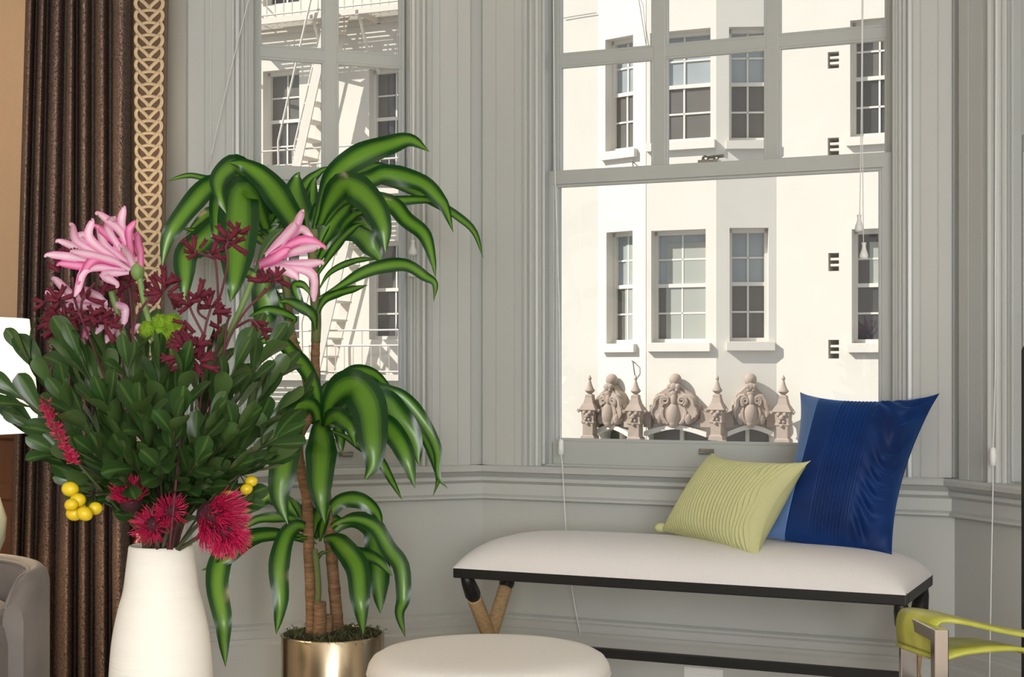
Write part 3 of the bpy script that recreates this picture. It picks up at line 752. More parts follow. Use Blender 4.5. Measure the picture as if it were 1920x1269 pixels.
# blue velvet square cushion
cb = [pil_pt(1500,735,.13), pil_pt(1762,737,.10), pil_pt(1672,1042,.35), pil_pt(1432,1006,.36)]
def dblue(u, v):
    h = 0
    if .34 < u < .64: h += .0034*math.sin((u-.34)/.30*math.pi*2*11)*min(1,(u-.34)*20)*min(1,(.64-u)*20)
    if u > .62: h += .0135*math.sin(v*52+4*math.sin(u*13)+3*math.sin(v*9))*min(1,(u-.62)*9)*(.6+.4*math.sin(u*21+v*5))
    if abs(u-.645) < .012: h += .004
    if abs(u-.175) < .006: h -= .003
    return h
fr_, bk, nrm = pillow(cb, .11, 170, 80, dblue, .18, -.01)
lo = min((p for r in fr_ for p in r), key=lambda p: p.z)
pb = thing('cushion', (lo.x, lo.y, lo.z), 'large royal blue velvet cushion with crinkled side, on the bench', 'cushion', 'cushions on the bench')
ns = int(170*.175)
nc = int(170*.645)
m = MB(); m.grid([r[ns:nc+1] for r in fr_]); m.build('cover', M_blue, pb, smooth=True)
m = MB(); m.grid([r[nc:] for r in fr_]); tag(m.build('crinkled_panel', M_blue, pb, smooth=True), 'crinkled blue velvet')
m = MB(); m.grid([r[:ns+1] for r in fr_]); tag(m.build('side_panel', M_bluel, pb, smooth=True), 'paler blue strip')
m = MB(); m.grid([list(reversed(r[::3])) for r in bk[::2]]); m.build('back_cover', M_blue, pb, smooth=True)
# lime lumbar cushion
cl = [pil_pt(1334,848,.20), pil_pt(1521,863,.40), pil_pt(1422,1050,.50), pil_pt(1238,993,.27)]
def dlime(u, v):
    if u < .80: return .0085*abs(math.sin(u*math.pi*32+.25*math.sin(v*7+u*20)))
    if u < .95: return .0062*abs(math.sin(u*math.pi*30+.9*math.sin(v*16+u*30)))
    return .001*math.sin(v*30)
fr_, bk, nrm = pillow(cl, .08, 420, 40, dlime, .24)
lo = min((p for r in fr_ for p in r), key=lambda p: p.z)
pl = thing('cushion', (lo.x, lo.y, lo.z), 'small lime green pleated lumbar cushion leaning on the blue one', 'cushion', 'cushions on the bench')
m = MB(); m.grid(fr_); m.build('cover', M_lime, pl, smooth=True)
m = MB(); m.grid([list(reversed(r[::10])) for r in bk[::2]]); m.build('back_cover', M_lime, pl, smooth=True)
c = cl[3]; m = MB(); m.ball(c+Vector((.004,0,.006)), .016, 10, 7, (1.3,.6,.8)); m.build('corner_knot', M_lime, pl, smooth=True)

# ------------------------------------------------------------------ round ottoman
M_otto = mat('white_boucle', (236,233,228), .9, var=.02, vscale=200, bump=.2, bscale=420, sheen=.2)
oc = P(916.5, 1218, 3.2); zt = H-(1180-HY)/F*3.45; RO = 226.5/F*3.2
ott = thing('ottoman', (oc.x, oc.y, 0), 'round white upholstered ottoman in front of the plant pot', 'ottoman')
m = MB(); m.lathe((oc.x,oc.y,0), [(0.001,.03),(RO-.03,.03),(RO-.012,.05),(RO-.006,.12),(RO-.006,zt-.06),(RO-.004,zt-.045)], 64); m.build('body', M_otto, ott, smooth=True)
m = MB(); m.lathe((oc.x,oc.y,0), [(RO-.004,zt-.046),(RO,zt-.042),(RO+.001,zt-.036),(RO-.002,zt-.026),(RO-.010,zt-.014),(RO-.026,zt-.005),(RO-.06,zt-.0005),(RO*.5,zt+.003),(.001,zt+.004)], 64); m.build('top_cushion', M_otto, ott, smooth=True)
m = MB(); n = 64; m.tube([Vector((oc.x+(RO+.0005)*math.cos(2*math.pi*i/n), oc.y+(RO+.0005)*math.sin(2*math.pi*i/n), zt-.044)) for i in range(n+1)], .0028, 6); m.build('piping', M_otto, ott, smooth=True)
m = MB(); m.lathe((oc.x,oc.y,0), [(.001,0),(RO-.05,0),(RO-.05,.031),(.001,.031)], 40); m.build('base', M_blackmetal, ott)

# ------------------------------------------------------------------ vase and its table
M_vase = mat('matte_white_ceramic', (242,238,228), .75, var=.02, vscale=14, stretch=(.6,.6,6), bump=.25, bscale=30)
M_table = mat('dark_walnut', (74,52,40), .4, rgb2=(58,40,30), vscale=8, stretch=(1,8,1))
VY = 2.2; vc = P(302, 1020, VY); k = VY/F
TBL = .40
tb = thing('coffee_table', (vc.x-.05, vc.y-.1, 0), 'round walnut coffee table carrying the white vase', 'table')
m = MB(); m.lathe((vc.x-.05,vc.y-.1,0), [(.001,TBL-.03),(.34,TBL-.03),(.35,TBL-.02),(.35,TBL-.006),(.345,TBL),(.001,TBL)], 48); m.build('tabletop', M_table, tb, angle=40)
for i in range(3):
    a = i*2.094+.5; m = MB(); m.tube([(vc.x-.05+.22*math.cos(a), vc.y-.1+.22*math.sin(a), TBL-.02), (vc.x-.05+.28*math.cos(a), vc.y-.1+.28*math.sin(a), 0)], [.022,.014], 10); m.build('leg', M_table, tb, smooth=True)
zv = lambda py: H-(py-HY)*k
prof = [(.052,TBL),(.060,TBL+.004),(.068,TBL+.05),(.0725,.50),(.0735,.54),(.0725,zv(1262)),(.0705,zv(1225)),(.0670,zv(1185)),(.0600,zv(1140)),(.0530,zv(1106)),(.0490,zv(1065)),(.0462,zv(1035)),(.0455,zv(1026)),(.0440,zv(1022)),(.0420,zv(1023)),(.0405,zv(1035)),(.040,zv(1120)),(.001,zv(1121))]
m = MB(); m.lathe((vc.x,vc.y,0), [(p.x, p.y) for p in spline([Vector((a,b,0)) for a,b in prof], 70)], 56)
vase = tag(m.build('vase', M_vase, None, smooth=True), 'tall tapered matte white ceramic vase holding the bouquet', 'vase')

# ------------------------------------------------------------------ brass planter
M_brass = mat('brushed_champagne_brass', (206,192,166), .24, metal=1.0, rgb2=(190,174,148), vscale=3, stretch=(6,6,1))
M_soil = mat('dark_soil', (48,40,30), .95, bump=.6, bscale=90)
M_moss = mat('dry_green_moss', (92,98,62), .9, rgb2=(58,62,38), vscale=60)
PY = 4.05; pc = P(624, 1187, PY); RP = 96.5/F*PY; ZP = pc.z
pot = thing('planter', (pc.x, pc.y, 0), 'cylindrical champagne brass planter holding the dracaena', 'planter')
m = MB(); m.lathe((pc.x,pc.y,0), [(.001,0),(RP-.004,0),(RP,.004),(RP,ZP-.003),(RP-.002,ZP),(RP-.006,ZP),(RP-.008,ZP-.004),(RP-.008,ZP-.06),(.001,ZP-.06)], 64); m.build('pot', M_brass, pot, angle=40)
m = MB(); m.lathe((pc.x,pc.y,0), [(RP-.0085,ZP-.03),(RP-.03,ZP-.012),(RP*.5,ZP-.002),(.001,ZP+.004)], 40, close=False); m.build('soil', M_soil, pot, smooth=True)
m = MB(); rr = random.Random(3)
for i in range(520):
    a = rr.random()*6.283; r = RP*.95*math.sqrt(rr.random()); b = rr.random()*6.283; l = .012+.022*rr.random()
    p = Vector((pc.x+r*math.cos(a), pc.y+r*math.sin(a), ZP-.012*r/RP+.002)); q = p+Vector((math.cos(b)*l, math.sin(b)*l, .004+.016*rr.random())); e = q+Vector((math.cos(b+1)*l*.6, math.sin(b+1)*l*.6, -.008))
    w_ = Vector((-math.sin(b), math.cos(b), 0))*.0012
    m.add([p-w_,p+w_,q+w_,q-w_,e], [(0,1,2,3),(3,2,4)])
tag(m.build('moss', M_moss, pot), kind='stuff')

# ------------------------------------------------------------------ lamp on a side table
M_shade = mat('cream_lamp_shade', (255,244,230), .8, emit=.8)
M_celadon = mat('celadon_glaze', (206,214,190), .25, coat=.4)
LY = 3.55; lc = P(-112, 700, LY); kk = LY/F; z_s1, z_s0 = H-(597-HY)*kk, H-(810-HY)*kk
TT = .47
side = thing('side_table', (lc.x, lc.y, 0), 'small round walnut side table under the lamp', 'table')
m = MB(); m.lathe((lc.x,lc.y,0), [(.001,TT-.025),(.19,TT-.025),(.2,TT-.015),(.2,TT),(.001,TT)], 40); m.build('tabletop', M_table, side, angle=40)
m = MB(); m.lathe((lc.x,lc.y,0), [(.001,0),(.14,0),(.14,.015),(.03,.03),(.022,.06),(.022,TT-.04),(.05,TT-.024),(.001,TT-.024)], 32); m.build('pedestal', M_table, side, smooth=True)
lamp = thing('table_lamp', (lc.x, lc.y, TT), 'table lamp with glowing cream shade and celadon body beside the curtain', 'lamp')
m = MB(); m.lathe((lc.x,lc.y,TT), [(.001,0),(.08,0),(.085,.015),(.11,.05),(.142,.13),(.146,.18),(.12,.26),(.06,.31),(.035,.33),(.03,.35),(.001,.35)], 40); m.build('body', M_celadon, lamp, smooth=True)
m = MB(); m.tube([(lc.x,lc.y,TT+.34),(lc.x,lc.y,z_s1-.02)], .006, 8); m.build('stem', M_metal_dark, lamp)
r1, r0 = (48+112)*kk, (69+112)*kk
m = MB(); m.lathe((lc.x,lc.y,0), [(r0-.003,z_s0),(r0,z_s0),(r1,z_s1),(r1-.003,z_s1)], 48, close=False); m.build('shade', M_shade, lamp, angle=40)
ld = bpy.data.lights.new('lamp_bulb_offscreen', 'POINT'); ld.energy = 14; ld.color = (1,.78,.52); ld.shadow_soft_size = .04
lo_ = bpy.data.objects.new('lamp_bulb_offscreen', ld); COL.objects.link(lo_); lo_.parent = lamp; lo_.location = (0,0,(z_s0+z_s1)/2-TT)

# ------------------------------------------------------------------ grey velvet tub chair
M_velvet = mat('grey_velvet', (134,127,122), .7, rgb2=(98,91,87), vscale=5, sheen=.6)
ac = P(-250, HY, 2.82); RA = abs(P(79, HY, 2.82).x-ac.x); ZA = H-(1046-HY)/F*3.0
tub = thing('armchair', (ac.x, ac.y, 0), 'grey velvet tub armchair beside the curtain', 'armchair')
m = MB(); rows = []; n = 40; th = .042
for i in range(n+1):
    a = rad(-14+208*i/n)                 # opens towards the room
    e = min(i, n-i)/n; drop = .05*max(0, 1-e*14)**2
    ca, sa = math.cos(a), math.sin(a); z1 = ZA-drop; z0 = .16
    sec = [(0,z0),(0,z1-.03),(-.004,z1-.012),(-.014,z1-.002),(-th/2,z1),(-th+.014,z1-.002),(-th+.004,z1-.012),(-th,z1-.03),(-th,z0)]
    rows.append([Vector((ac.x+(RA+q)*ca, ac.y+(RA+q)*sa, z)) for q,z in sec])
m.grid(rows); m.add(rows[0], [tuple(range(8,-1,-1))]); m.add(rows[-1], [tuple(range(9))]); m.build('back_shell', M_velvet, tub, angle=50)
m = MB(); zc = H-(1172-HY)/F*2.66; m.lathe((ac.x,ac.y-.02,0), [(.001,.16),(RA-.05,.16),(RA-.036,.2),(RA-.034,zc-.05),(RA-.042,zc-.02),(RA-.07,zc),(RA*.5,zc+.012),(.001,zc+.015)], 48); m.build('seat_cushion', M_velvet, tub, smooth=True)
m = MB(); m.tube([r[6]+Vector((0,0,.001)) for r in rows], .004, 6); m.build('piping', M_velvet, tub, smooth=True)
for a in (45,135,225,315):
    m = MB(); m.tube([(ac.x+.24*math.cos(rad(a)), ac.y+.24*math.sin(rad(a)), .17), (ac.x+.27*math.cos(rad(a)), ac.y+.27*math.sin(rad(a)), 0)], [.02,.012], 10); m.build('leg', M_table, tub, smooth=True)

# ------------------------------------------------------------------ chrome framed chair with a leather arm strap
M_chrome = mat('polished_bronze_chrome', (196,188,180), .13, metal=1.0)
M_leather = mat('chartreuse_leather', (196,196,92), .42, rgb2=(170,172,60), vscale=30, bump=.1, bscale=200)
M_darkleather = mat('dark_chair_leather', (36,34,34), .5)
chx = thing('lounge_chair', (P(1860,HY,2.3).x, 2.3, 0), 'chrome framed chair with chartreuse leather arm straps beside the bench', 'chair')
YA, YB = 2.52, 2.36
def bar(m, p, q, wx, wy):
    p, q = Vector(p), Vector(q)
    m.hexa([c_+Vector((a*wx/2, b*wy/2, 0)) for c_ in (p, q) for a,b in ((-1,-1),(1,-1),(1,1),(-1,1))])
zA = H-(1152-HY)/F*YA; xA = P(1703, HY, YA).x; xB = P(1762, HY, YB).x; zB = H-(1176-HY)/F*YB
zTop = (zA+zB)/2
m = MB(); bar(m, (xA,YA,0), (xA,YA,zTop), .027, .016); m.build('post', M_chrome, chx, bevel=.0015)
m = MB(); bar(m, (xB,YB,0), (xB,YB,zTop+.001), .022, .022); m.build('post', M_chrome, chx, bevel=.0015)
m = MB(); m.hexa([Vector(p) for p in ((xA-.013,YA+.008,zTop-.02),(xB-.009,YB+.004,zTop-.02),(xB+.009,YB+.004,zTop-.02),(xA+.013,YA+.008,zTop-.02),(xA-.013,YA+.008,zTop),(xB-.009,YB+.004,zTop),(xB+.009,YB+.004,zTop),(xA+.013,YA+.008,zTop))]); m.build('top_rail', M_chrome, chx, bevel=.0015)
# arm strap: wraps the rail, runs out to the back, sagging, its edges drawn together
xE = xA+.62; rows = []
ym, hw = (YA+YB)/2+.012, (YA-YB)/2-.022
def strap_row(cx_, cz_, hw_, sl=.028): return [Vector((cx_+sl*v, ym+hw_*(1-2*v), cz_)) for v in (0,.25,.5,.75,1)]
prof_ = [(-.020,-.046,1),(-.0225,-.030,1),(-.022,-.008,1),(-.016,.006,1),(-.004,.010,1),(.016,.009,1),(.05,.003,.9),(.09,-.006,.72),(.13,-.014,.55),(.17,-.020,.46),(.21,-.022,.46),(.26,-.018,.55),(.34,-.012,.7),(.46,-.006,.9),(.60,0,1)]
pv = spline([Vector(p) for p in prof_], 44)
for p in pv: rows.append(strap_row(xA+p.x, zTop+p.y, hw*p.z, .03*max(0,1-max(0,p.x)/.2)))
m = MB(); m.grid(rows); s_ = m.build('arm_strap', M_leather, chx, smooth=True); md = s_.modifiers.new('solid','SOLIDIFY'); md.thickness = .006
rows = []
pv = spline([Vector(p) for p in [(-.021,-.046,1),(-.010,-.050,1),(.03,-.040,.95),(.09,-.036,.8),(.13,-.040,.55),(.165,-.050,.25)]], 22)
for p in pv: rows.append(strap_row(xA+p.x, zTop+p.y, hw*p.z, .03))
m = MB(); m.grid(rows); s_ = m.build('strap_return', M_leather, chx, smooth=True); md = s_.modifiers.new('solid','SOLIDIFY'); md.thickness = .006
# rest of the frame beyond the picture edge
m = MB(); bar(m, (xE,YA,0), (xE,YA,.98), .03, .016); m.build('back_post', M_chrome, chx, bevel=.0015)
m = MB(); bar(m, (xE,YB-.5,0), (xE,YB-.5,.98), .03, .016); m.build('back_post', M_chrome, chx, bevel=.0015)
m = MB(); bar(m, (xB+.02,YB-.50,0), (xB+.02,YB-.50,zTop), .022, .022); m.build('post', M_chrome, chx, bevel=.0015)
m = MB(); m.hexa([Vector(p) for p in ((xB+.08,YB-.48,.38),(xE,YB-.48,.36),(xE,YB,.36),(xB+.08,YB,.38),(xB+.08,YB-.48,.44),(xE,YB-.48,.42),(xE,YB,.42),(xB+.08,YB,.44))]); m.build('seat', M_darkleather, chx, bevel=.02)
m = MB(); m.hexa([Vector(p) for p in ((xE-.03,YB-.5,.40),(xE,YB-.5,.40),(xE,YA,.40),(xE-.03,YA,.40),(xE,YB-.5,1.0),(xE+.03,YB-.5,1.0),(xE+.03,YA,1.0),(xE,YA,1.0))]); m.build('backrest', M_darkleather, chx, bevel=.01)

# ------------------------------------------------------------------ slim black floor lamp at the edge of the view
fx = P(1922, HY, 2.75).x; fl = thing('floor_lamp', (fx, 2.75, 0), 'slim black floor lamp standing behind the chrome framed chair', 'lamp')
m = MB(); m.tube([(fx,2.75,.02),(fx,2.75,1.03),(fx+.01,2.75,1.05),(fx+.16,2.75,1.07)], .0065, 10); m.build('pole', M_blackmetal, fl, smooth=True)
m = MB(); m.lathe((fx,2.75,0), [(.001,0),(.11,0),(.11,.012),(.02,.022),(.001,.022)], 32); m.build('base', M_blackmetal, fl, angle=40)
m = MB(); m.lathe((fx+.18,2.75,1.0), [(.06,0),(.062,.0),(.035,.09),(.012,.10),(.001,.10)], 24, close=False); m.build('lamp_shade', M_blackmetal, fl, smooth=True)
# ------------------------------------------------------------------ leaf ribbons
CAM = Vector((0,0,H))
def ribbon(pts, W, prof='lance', n=14, roll=0.0, roll2=None, cup=.16, wave=0.0, ph=0.0, nx=5):
    """leaf blade along pts (3D), greatest width W (m)"""
    q = spline(pts, n); rows = []
    L = [0.0]
    for i in range(1, n): L.append(L[-1]+(q[i]-q[i-1]).length)
    for i,p in enumerate(q):
        t = L[i]/L[-1]; T = (q[min(i+1,n-1)]-q[max(i-1,0)]).normalized(); V = (p-CAM).normalized()
        S = T.cross(V); S = S.normalized() if S.length > .05 else Vector((1,0,0))
        r = roll if roll2 is None else roll+(roll2-roll)*t
        S = (Matrix.Rotation(r, 3, T) @ S).normalized(); Nn = S.cross(T).normalized()
        if Nn.z < -.2 and False: Nn = -Nn
        if prof == 'lance': w_ = interp([0,.12,.32,.55,.78,.92,1], [.26,.36,.80,1,.78,.38,.02], t)
        elif prof == 'strap': w_ = interp([0,.1,.3,.6,.85,.95,1], [.35,.55,.9,1,.85,.5,.04], t)
        elif prof == 'obov': w_ = interp([0,.1,.35,.65,.85,.96,1], [.12,.25,.62,1,.9,.5,.05], t)
        else: w_ = interp([0,.2,.6,.85,1], [.45,.8,1,.8,.25], t)
        w_ *= W/2
        row = []
        for j in range(nx):
            x = -1+2*j/(nx-1)
            row.append(p+S*w_*x+Nn*w_*(cup*(abs(x)-.5)*1.6+wave*math.sin(t*17+ph+x*2)*abs(x)))
        rows.append(row[::-1])
    return rows
M_drac = uvleaf('dracaena_leaf', (27,75,32), (112,164,52), (100,146,56), .34, .28, .36, .45, .4)
M_cane = mat('tan_cane_bark', (150,116,82), .85, rgb2=(104,76,54), vscale=24, stretch=(1,1,5), bump=.6, bscale=60)
M_cane_g = mat('green_young_stem', (110,120,66), .7, rgb2=(86,92,54), vscale=20)
PLY = 4.05
pl_root = thing('dracaena', (pc.x, pc.y, ZP-.02), 'tall dracaena with several canes and long arching striped leaves', 'potted plant')
# canes
def cane(pts, r, material, rings=True, name='cane'):
    q = spline([P(x,y,PLY+dy) for x,y,dy in pts], 60); m = MB()
    rad_ = [r[0]+(r[1]-r[0])*i/59+(.0011 if rings and i%5 == 0 else 0) for i in range(60)]
    m.tube(q, rad_, 10); return m.build(name, material, pl_root, smooth=True)
cane([(584,1196,.0),(583,1120,.0),(580,1050,.0),(578,990,.0),(575,930,.0),(566,890,.01),(559,850,.02),(562,815,.02),(578,778,.02),(578,725,.03),(566,680,.04),(549,640,.05),(542,600,.06),(540,560,.06)], (.0145,.0125), M_cane)
cane([(634,1192,.03),(630,1140,.03),(624,1070,.03),(618,1000,.04),(611,930,.05),(604,860,.05),(600,800,.05),(594,740,.05),(591,680,.05),(592,640,.05)], (.0165,.0115), M_cane)
cane([(592,642,.05),(593,600,.05),(590,540,.05),(588,480,.05),(590,430,.05)], (.0125,.016), M_cane_g, False, 'green_stem')
cane([(541,565,.06),(534,520,.06),(510,470,.06),(490,430,.06)], (.013,.015), M_cane_g, False, 'green_stem')
cane([(598,1192,-.03),(600,1165,-.03),(600,1128,-.03)], (.017,.016), M_cane, False, 'cane_stump')
cane([(614,1192,-.01),(615,1170,-.01),(616,1152,-.01)], (.0125,.012), M_cane, False, 'cane_stump')
cane([(592,1140,-.02),(597,1110,-.03),(594,1060,-.03),(590,1030,-.02)], (.008,.008), M_cane_g, False, 'green_stem')
D = B = K = M_drac
# each leaf: photo points along the midrib, width px, depth at tip relative to the cane, material, roll
LV = [
 ([(590,430),(606,375),(630,325),(677,291),(730,271),(770,262),(805,284)], 42, -.06, D, .35),
 ([(598,425),(618,379),(647,347),(690,372),(717,419),(723,474)], 50, -.24, D, .1),
 ([(598,420),(657,345),(707,337),(770,354),(816,380),(856,405),(889,435),(906,484)], 26, .10, D, .5),
 ([(598,420),(660,350),(697,335),(727,326),(790,342),(823,372),(836,392),(850,436)], 34, -.02, D, .4),
 ([(600,430),(651,374),(727,378),(763,412),(796,440),(811,485),(817,522)], 30, -.16, K, .2),
 ([(602,425),(680,386),(727,378),(796,374),(826,384),(842,400)], 20, .06, K, .3),
 ([(600,450),(631,435),(671,432),(697,462),(716,492)], 46, .08, B, .1),
 ([(597,545),(615,515),(640,498),(674,487),(719,484)], 12, .14, K, .6),
 ([(597,560),(640,535),(681,511),(724,498),(763,497),(796,517),(816,532),(813,566)], 24, -.05, K, .4),
 ([(590,605),(600,575),(615,556),(648,545),(690,534)], 20, .03, K, .5),
 ([(592,620),(587,592),(565,576),(538,565),(521,567)], 22, -.1, K, .3),
 ([(588,560),(570,535),(552,535),(560,560),(572,590)], 16, .05, K, .2),
 ([(586,480),(568,420),(554,366),(556,335),(562,322)], 46, .10, K, .0),
 ([(588,470),(582,400),(586,350),(592,330)], 30, .12, B, .2),
 ([(590,470),(575,410),(570,355),(600,322),(625,312)], 24, .14, D, .4),
 ([(590,480),(620,420),(650,385),(665,372)], 40, .02, K, .3),
 ([(592,500),(625,440),(660,405),(690,395)], 28, .04, K, .5),
 ([(592,520),(630,460),(665,425),(685,420)], 20, .0, D, .5),
 ([(590,440),(632,370),(680,320),(712,312),(745,330),(765,350)], 22, .12, D, .4),
 ([(560,470),(552,420),(532,385),(499,339),(459,310),(428,304)], 46, -.14, D, .25),
 ([(498,420),(478,350),(445,310),(414,330),(410,362),(424,400)], 36, -.22, D, .1),
 ([(500,400),(475,360),(440,340),(393,336),(353,329),(311,340)], 15, .02, K, .4),
 ([(500,410),(470,362),(430,342),(393,348),(360,382),(327,425),(313,452),(304,500)], 36, -.10, D, .1),
 ([(500,430),(478,380),(452,362),(446,440),(440,520),(432,566)], 66, -.26, D, .0),
 ([(495,430),(440,400),(375,455),(349,478),(347,530),(346,568)], 44, -.06, D, .1),
 ([(495,425),(450,375),(412,372),(406,425),(402,473)], 28, -.16, K, .2),
 ([(520,470),(512,438),(499,405),(479,372),(460,350)], 32, .05, K, .3),
 ([(500,440),(440,398),(396,398),(373,415),(349,440)], 24, .08, B, .3),
 ([(500,440),(440,425),(393,440),(366,432),(339,428)], 20, .04, D, .5),
 ([(520,480),(500,500),(494,540),(498,575),(495,605),(489,640)], 44, .02, B, .05),
 ([(545,610),(551,596),(505,581),(465,594)], 17, -.02, K, .4),
 ([(540,600),(520,560),(480,520),(455,512),(430,540)], 22, .05, B, .3),
 ([(520,490),(540,440),(545,400),(520,365),(500,350)], 30, .1, D, .3),
 ([(510,470),(475,440),(452,450),(440,490)], 24, .08, B, .3),
 ([(599,800),(594,740),(575,694),(550,664),(527,640),(498,637),(470,655)], 28, -.12, D, .3),
 ([(560,640),(540,680),(520,700),(510,740)], 20, .06, K, .3),
 # middle crown
 ([(609,800),(618,755),(640,728),(668,726),(691,764),(698,820),(700,868),(684,900)], 62, -.20, D, .0),
 ([(608,805),(616,790),(632,782),(656,802),(667,838)], 34, -.22, K, .2),
 ([(606,795),(628,725),(659,698),(694,698),(719,716),(739,744)], 28, .08, D, .4),
 ([(608,795),(650,738),(713,748),(745,777),(775,820),(786,873)], 44, .0, B, .1),
 ([(608,800),(660,780),(710,793),(738,814),(760,852),(778,915)], 40, -.18, K, .05),
 ([(608,795),(680,730),(738,736),(770,758),(801,802),(820,846),(822,893),(840,916)], 24, .05, D, .3),
 ([(610,800),(690,750),(750,770),(792,814),(811,850),(822,895),(812,930)], 24, .1, K, .4),
 ([(610,805),(640,815),(669,832),(710,861),(735,902),(754,937)], 18, .04, K, .4),
 ([(610,800),(628,790),(637,815),(641,850)], 20, .1, B, .1),
 ([(600,805),(606,752),(614,722),(622,715)], 26, .1, B, .2),
 ([(600,805),(590,765),(565,760),(545,780),(536,827),(530,884),(524,931),(540,983)], 52, -.22, K, .0),
 ([(602,795),(600,800),(603,830),(602,860),(600,915),(609,980)], 50, -.26, K, .05),
 ([(598,800),(580,775),(566,742),(560,730)], 24, .06, D, .3),
 ([(604,800),(640,770),(655,745),(640,738)], 22, .08, B, .3),
 # lower crown
 ([(588,1010),(576,992),(556,986),(535,1008),(523,1063),(526,1127),(518,1189)], 34, -.14, K, .05),
 ([(584,1010),(555,1003),(529,1002),(491,1004),(462,1014),(433,1043),(400,1062),(377,1069)], 24, -.10, K, .2),
 ([(584,1015),(520,1000),(470,1008),(436,1030),(414,1050),(407,1098),(418,1162),(420,1206),(423,1250)], 38, -.16, K, .05),
 ([(584,1000),(555,975),(523,970),(485,973),(462,985),(446,991)], 20, .02, K, .3),
 ([(584,1000),(545,950),(506,929),(477,946),(444,972)], 30, .08, K, .2),
 ([(612,1005),(618,965),(640,939),(675,938),(704,958),(717,986)], 30, .04, D, .2),
 ([(612,1005),(628,982),(666,973),(704,988),(728,1028),(752,1063),(756,1120),(749,1151),(760,1195)], 30, -.05, D, .1),
 ([(606,1012),(622,1010),(640,1022),(669,1063),(675,1122),(681,1190)], 40, -.20, D, .05),
 ([(612,1005),(660,975),(701,992),(708,1046),(711,1104),(713,1150)], 44, .06, B, .05),
 ([(620,1020),(650,1030),(681,1040),(710,1052),(736,1080)], 26, -.08, K, .3),
 ([(590,1010),(576,987),(560,955),(541,929)], 17, .05, D, .3),
 ([(600,1015),(604,990),(612,965),(622,948)], 16, -.05, D, .2),
 ([(594,1020),(580,1010),(566,1008),(556,1012)], 8, -.05, K, .2),
 ([(592,1060),(600,1040),(612,1034),(626,1032)], 8, -.08, K, .3),
]
rl = random.Random(11)
# filler leaves of the crowns, springing behind the ones above
for (cx_, cy_, nn, rr_) in ((590,470,11,125),(500,430,8,95),(603,800,7,85),(590,1010,4,70)):
    for i in range(nn):
        a = rad(20+140*(i+.5)/nn+rl.uniform(-8,8)); l = rr_*rl.uniform(.75,1.1); ex, ey = math.cos(a)*l, -math.sin(a)*l*.8
        LV.append(([(cx_,cy_),(cx_+ex*.45,cy_+ey*.8),(cx_+ex*.85,cy_+ey*.95),(cx_+ex*1.15,cy_+ey*.6)], rl.uniform(22,34), rl.uniform(.05,.2), rl.choice((D,K,B,K)), rl.uniform(.1,.5)))
for pts, wpx, dt, mt, roll in LV:
    n = len(pts); y0 = PLY+.04; wm = wpx/F*PLY; q = []
    for i,(x,y) in enumerate(pts):
        t = i/(n-1); q.append(P(x, y, y0+(dt-.04)*min(1, t*1.35)))
    m = MB(); m.grid(ribbon(q, wm*1.15, 'lance', 30, roll*1.3*rl.choice((-1,1)), roll*1.6*rl.choice((-1,1)), -.14, .12, rl.random()*6, 7), uv=True)
    m.build('leaf', mt, pl_root, smooth=True)

# ------------------------------------------------------------------ the bouquet
M_fol = uvleaf('foliage_leaf', (52,82,38), (82,112,54), (80,108,56), .12, .38, .25, .25)
M_fol2 = M_fol
M_fol3 = M_fol
M_stemg = mat('green_flower_stem', (112,140,76), .6, var=.1, vscale=30)
M_stemd = mat('dark_woody_stem', (70,72,44), .7, var=.15, vscale=40)
M_stemr = mat('wine_red_stem', (92,40,50), .7, var=.15, vscale=40)
M_pink = uvleaf('nerine_petal', (242,160,206), (253,226,238), (240,150,200), .42, .6, .35, .6, 0)
M_pinkd = uvleaf('deep_nerine_petal', (216,84,148), (242,160,200), (206,70,136), .4, .6, .3, .6, 0)
M_paw = mat('kangaroo_paw_red', (104,22,42), .85, rgb2=(70,12,28), vscale=120, sheen=.5)
M_green = mat('green_dianthus_fuzz', (142,176,34), .9, rgb2=(104,146,20), vscale=200, bump=.8, bscale=500)
M_pin = mat('magenta_pincushion', (206,34,88), .45, rgb2=(160,16,60), vscale=60)
M_pind = mat('dark_pincushion_core', (52,16,24), .8)
M_yel = mat('yellow_berry', (232,206,40), .35, rgb2=(214,180,24), vscale=20)
mouth = Vector((vc.x, vc.y, zv(1030)))
def leafproto(L_, W_, bend, twist, seed):
    q = [Vector((0, L_*t, bend*L_*t*t)) for t in (0,.35,.7,1)]; rows = []
    sp_ = spline(q, 13)
    for i,p in enumerate(sp_):
        t = i/12; w_ = interp([0,.08,.2,.35,.5,.65,.77,.86,.93,.98,1], [.10,.18,.36,.62,.86,1,.99,.88,.66,.36,.05], t)*W_/2
        rows.append([p+Vector((x*w_*math.cos(twist*t), 0, abs(x)*w_*.28+x*w_*math.sin(twist*t))) for x in (-1,-.5,0,.5,1)])
    m = MB(); m.grid(rows, uv=True); return m
LP = {}
for key, mt in (('d', M_fol), ('o', M_fol2), ('f', M_fol3)):
    LP[key] = [leafproto(.058, .0255, b, tw, 0).mesh('leaf', mt, smooth=True) for b, tw in ((.25,.2),(-.2,.5),(.45,-.4),(.05,-.15))]
rb = random.Random(23)
def aim(pos, dirn, up, scale=1.0):
    d = dirn.normalized(); s = d.cross(up); s = s.normalized() if s.length > 1e-3 else d.orthogonal().normalized(); u = s.cross(d)
    return Matrix.Translation(pos) @ Matrix(((s.x,d.x,u.x,0),(s.y,d.y,u.y,0),(s.z,d.z,u.z,0),(0,0,0,1))) @ Matrix.Scale(scale, 4)
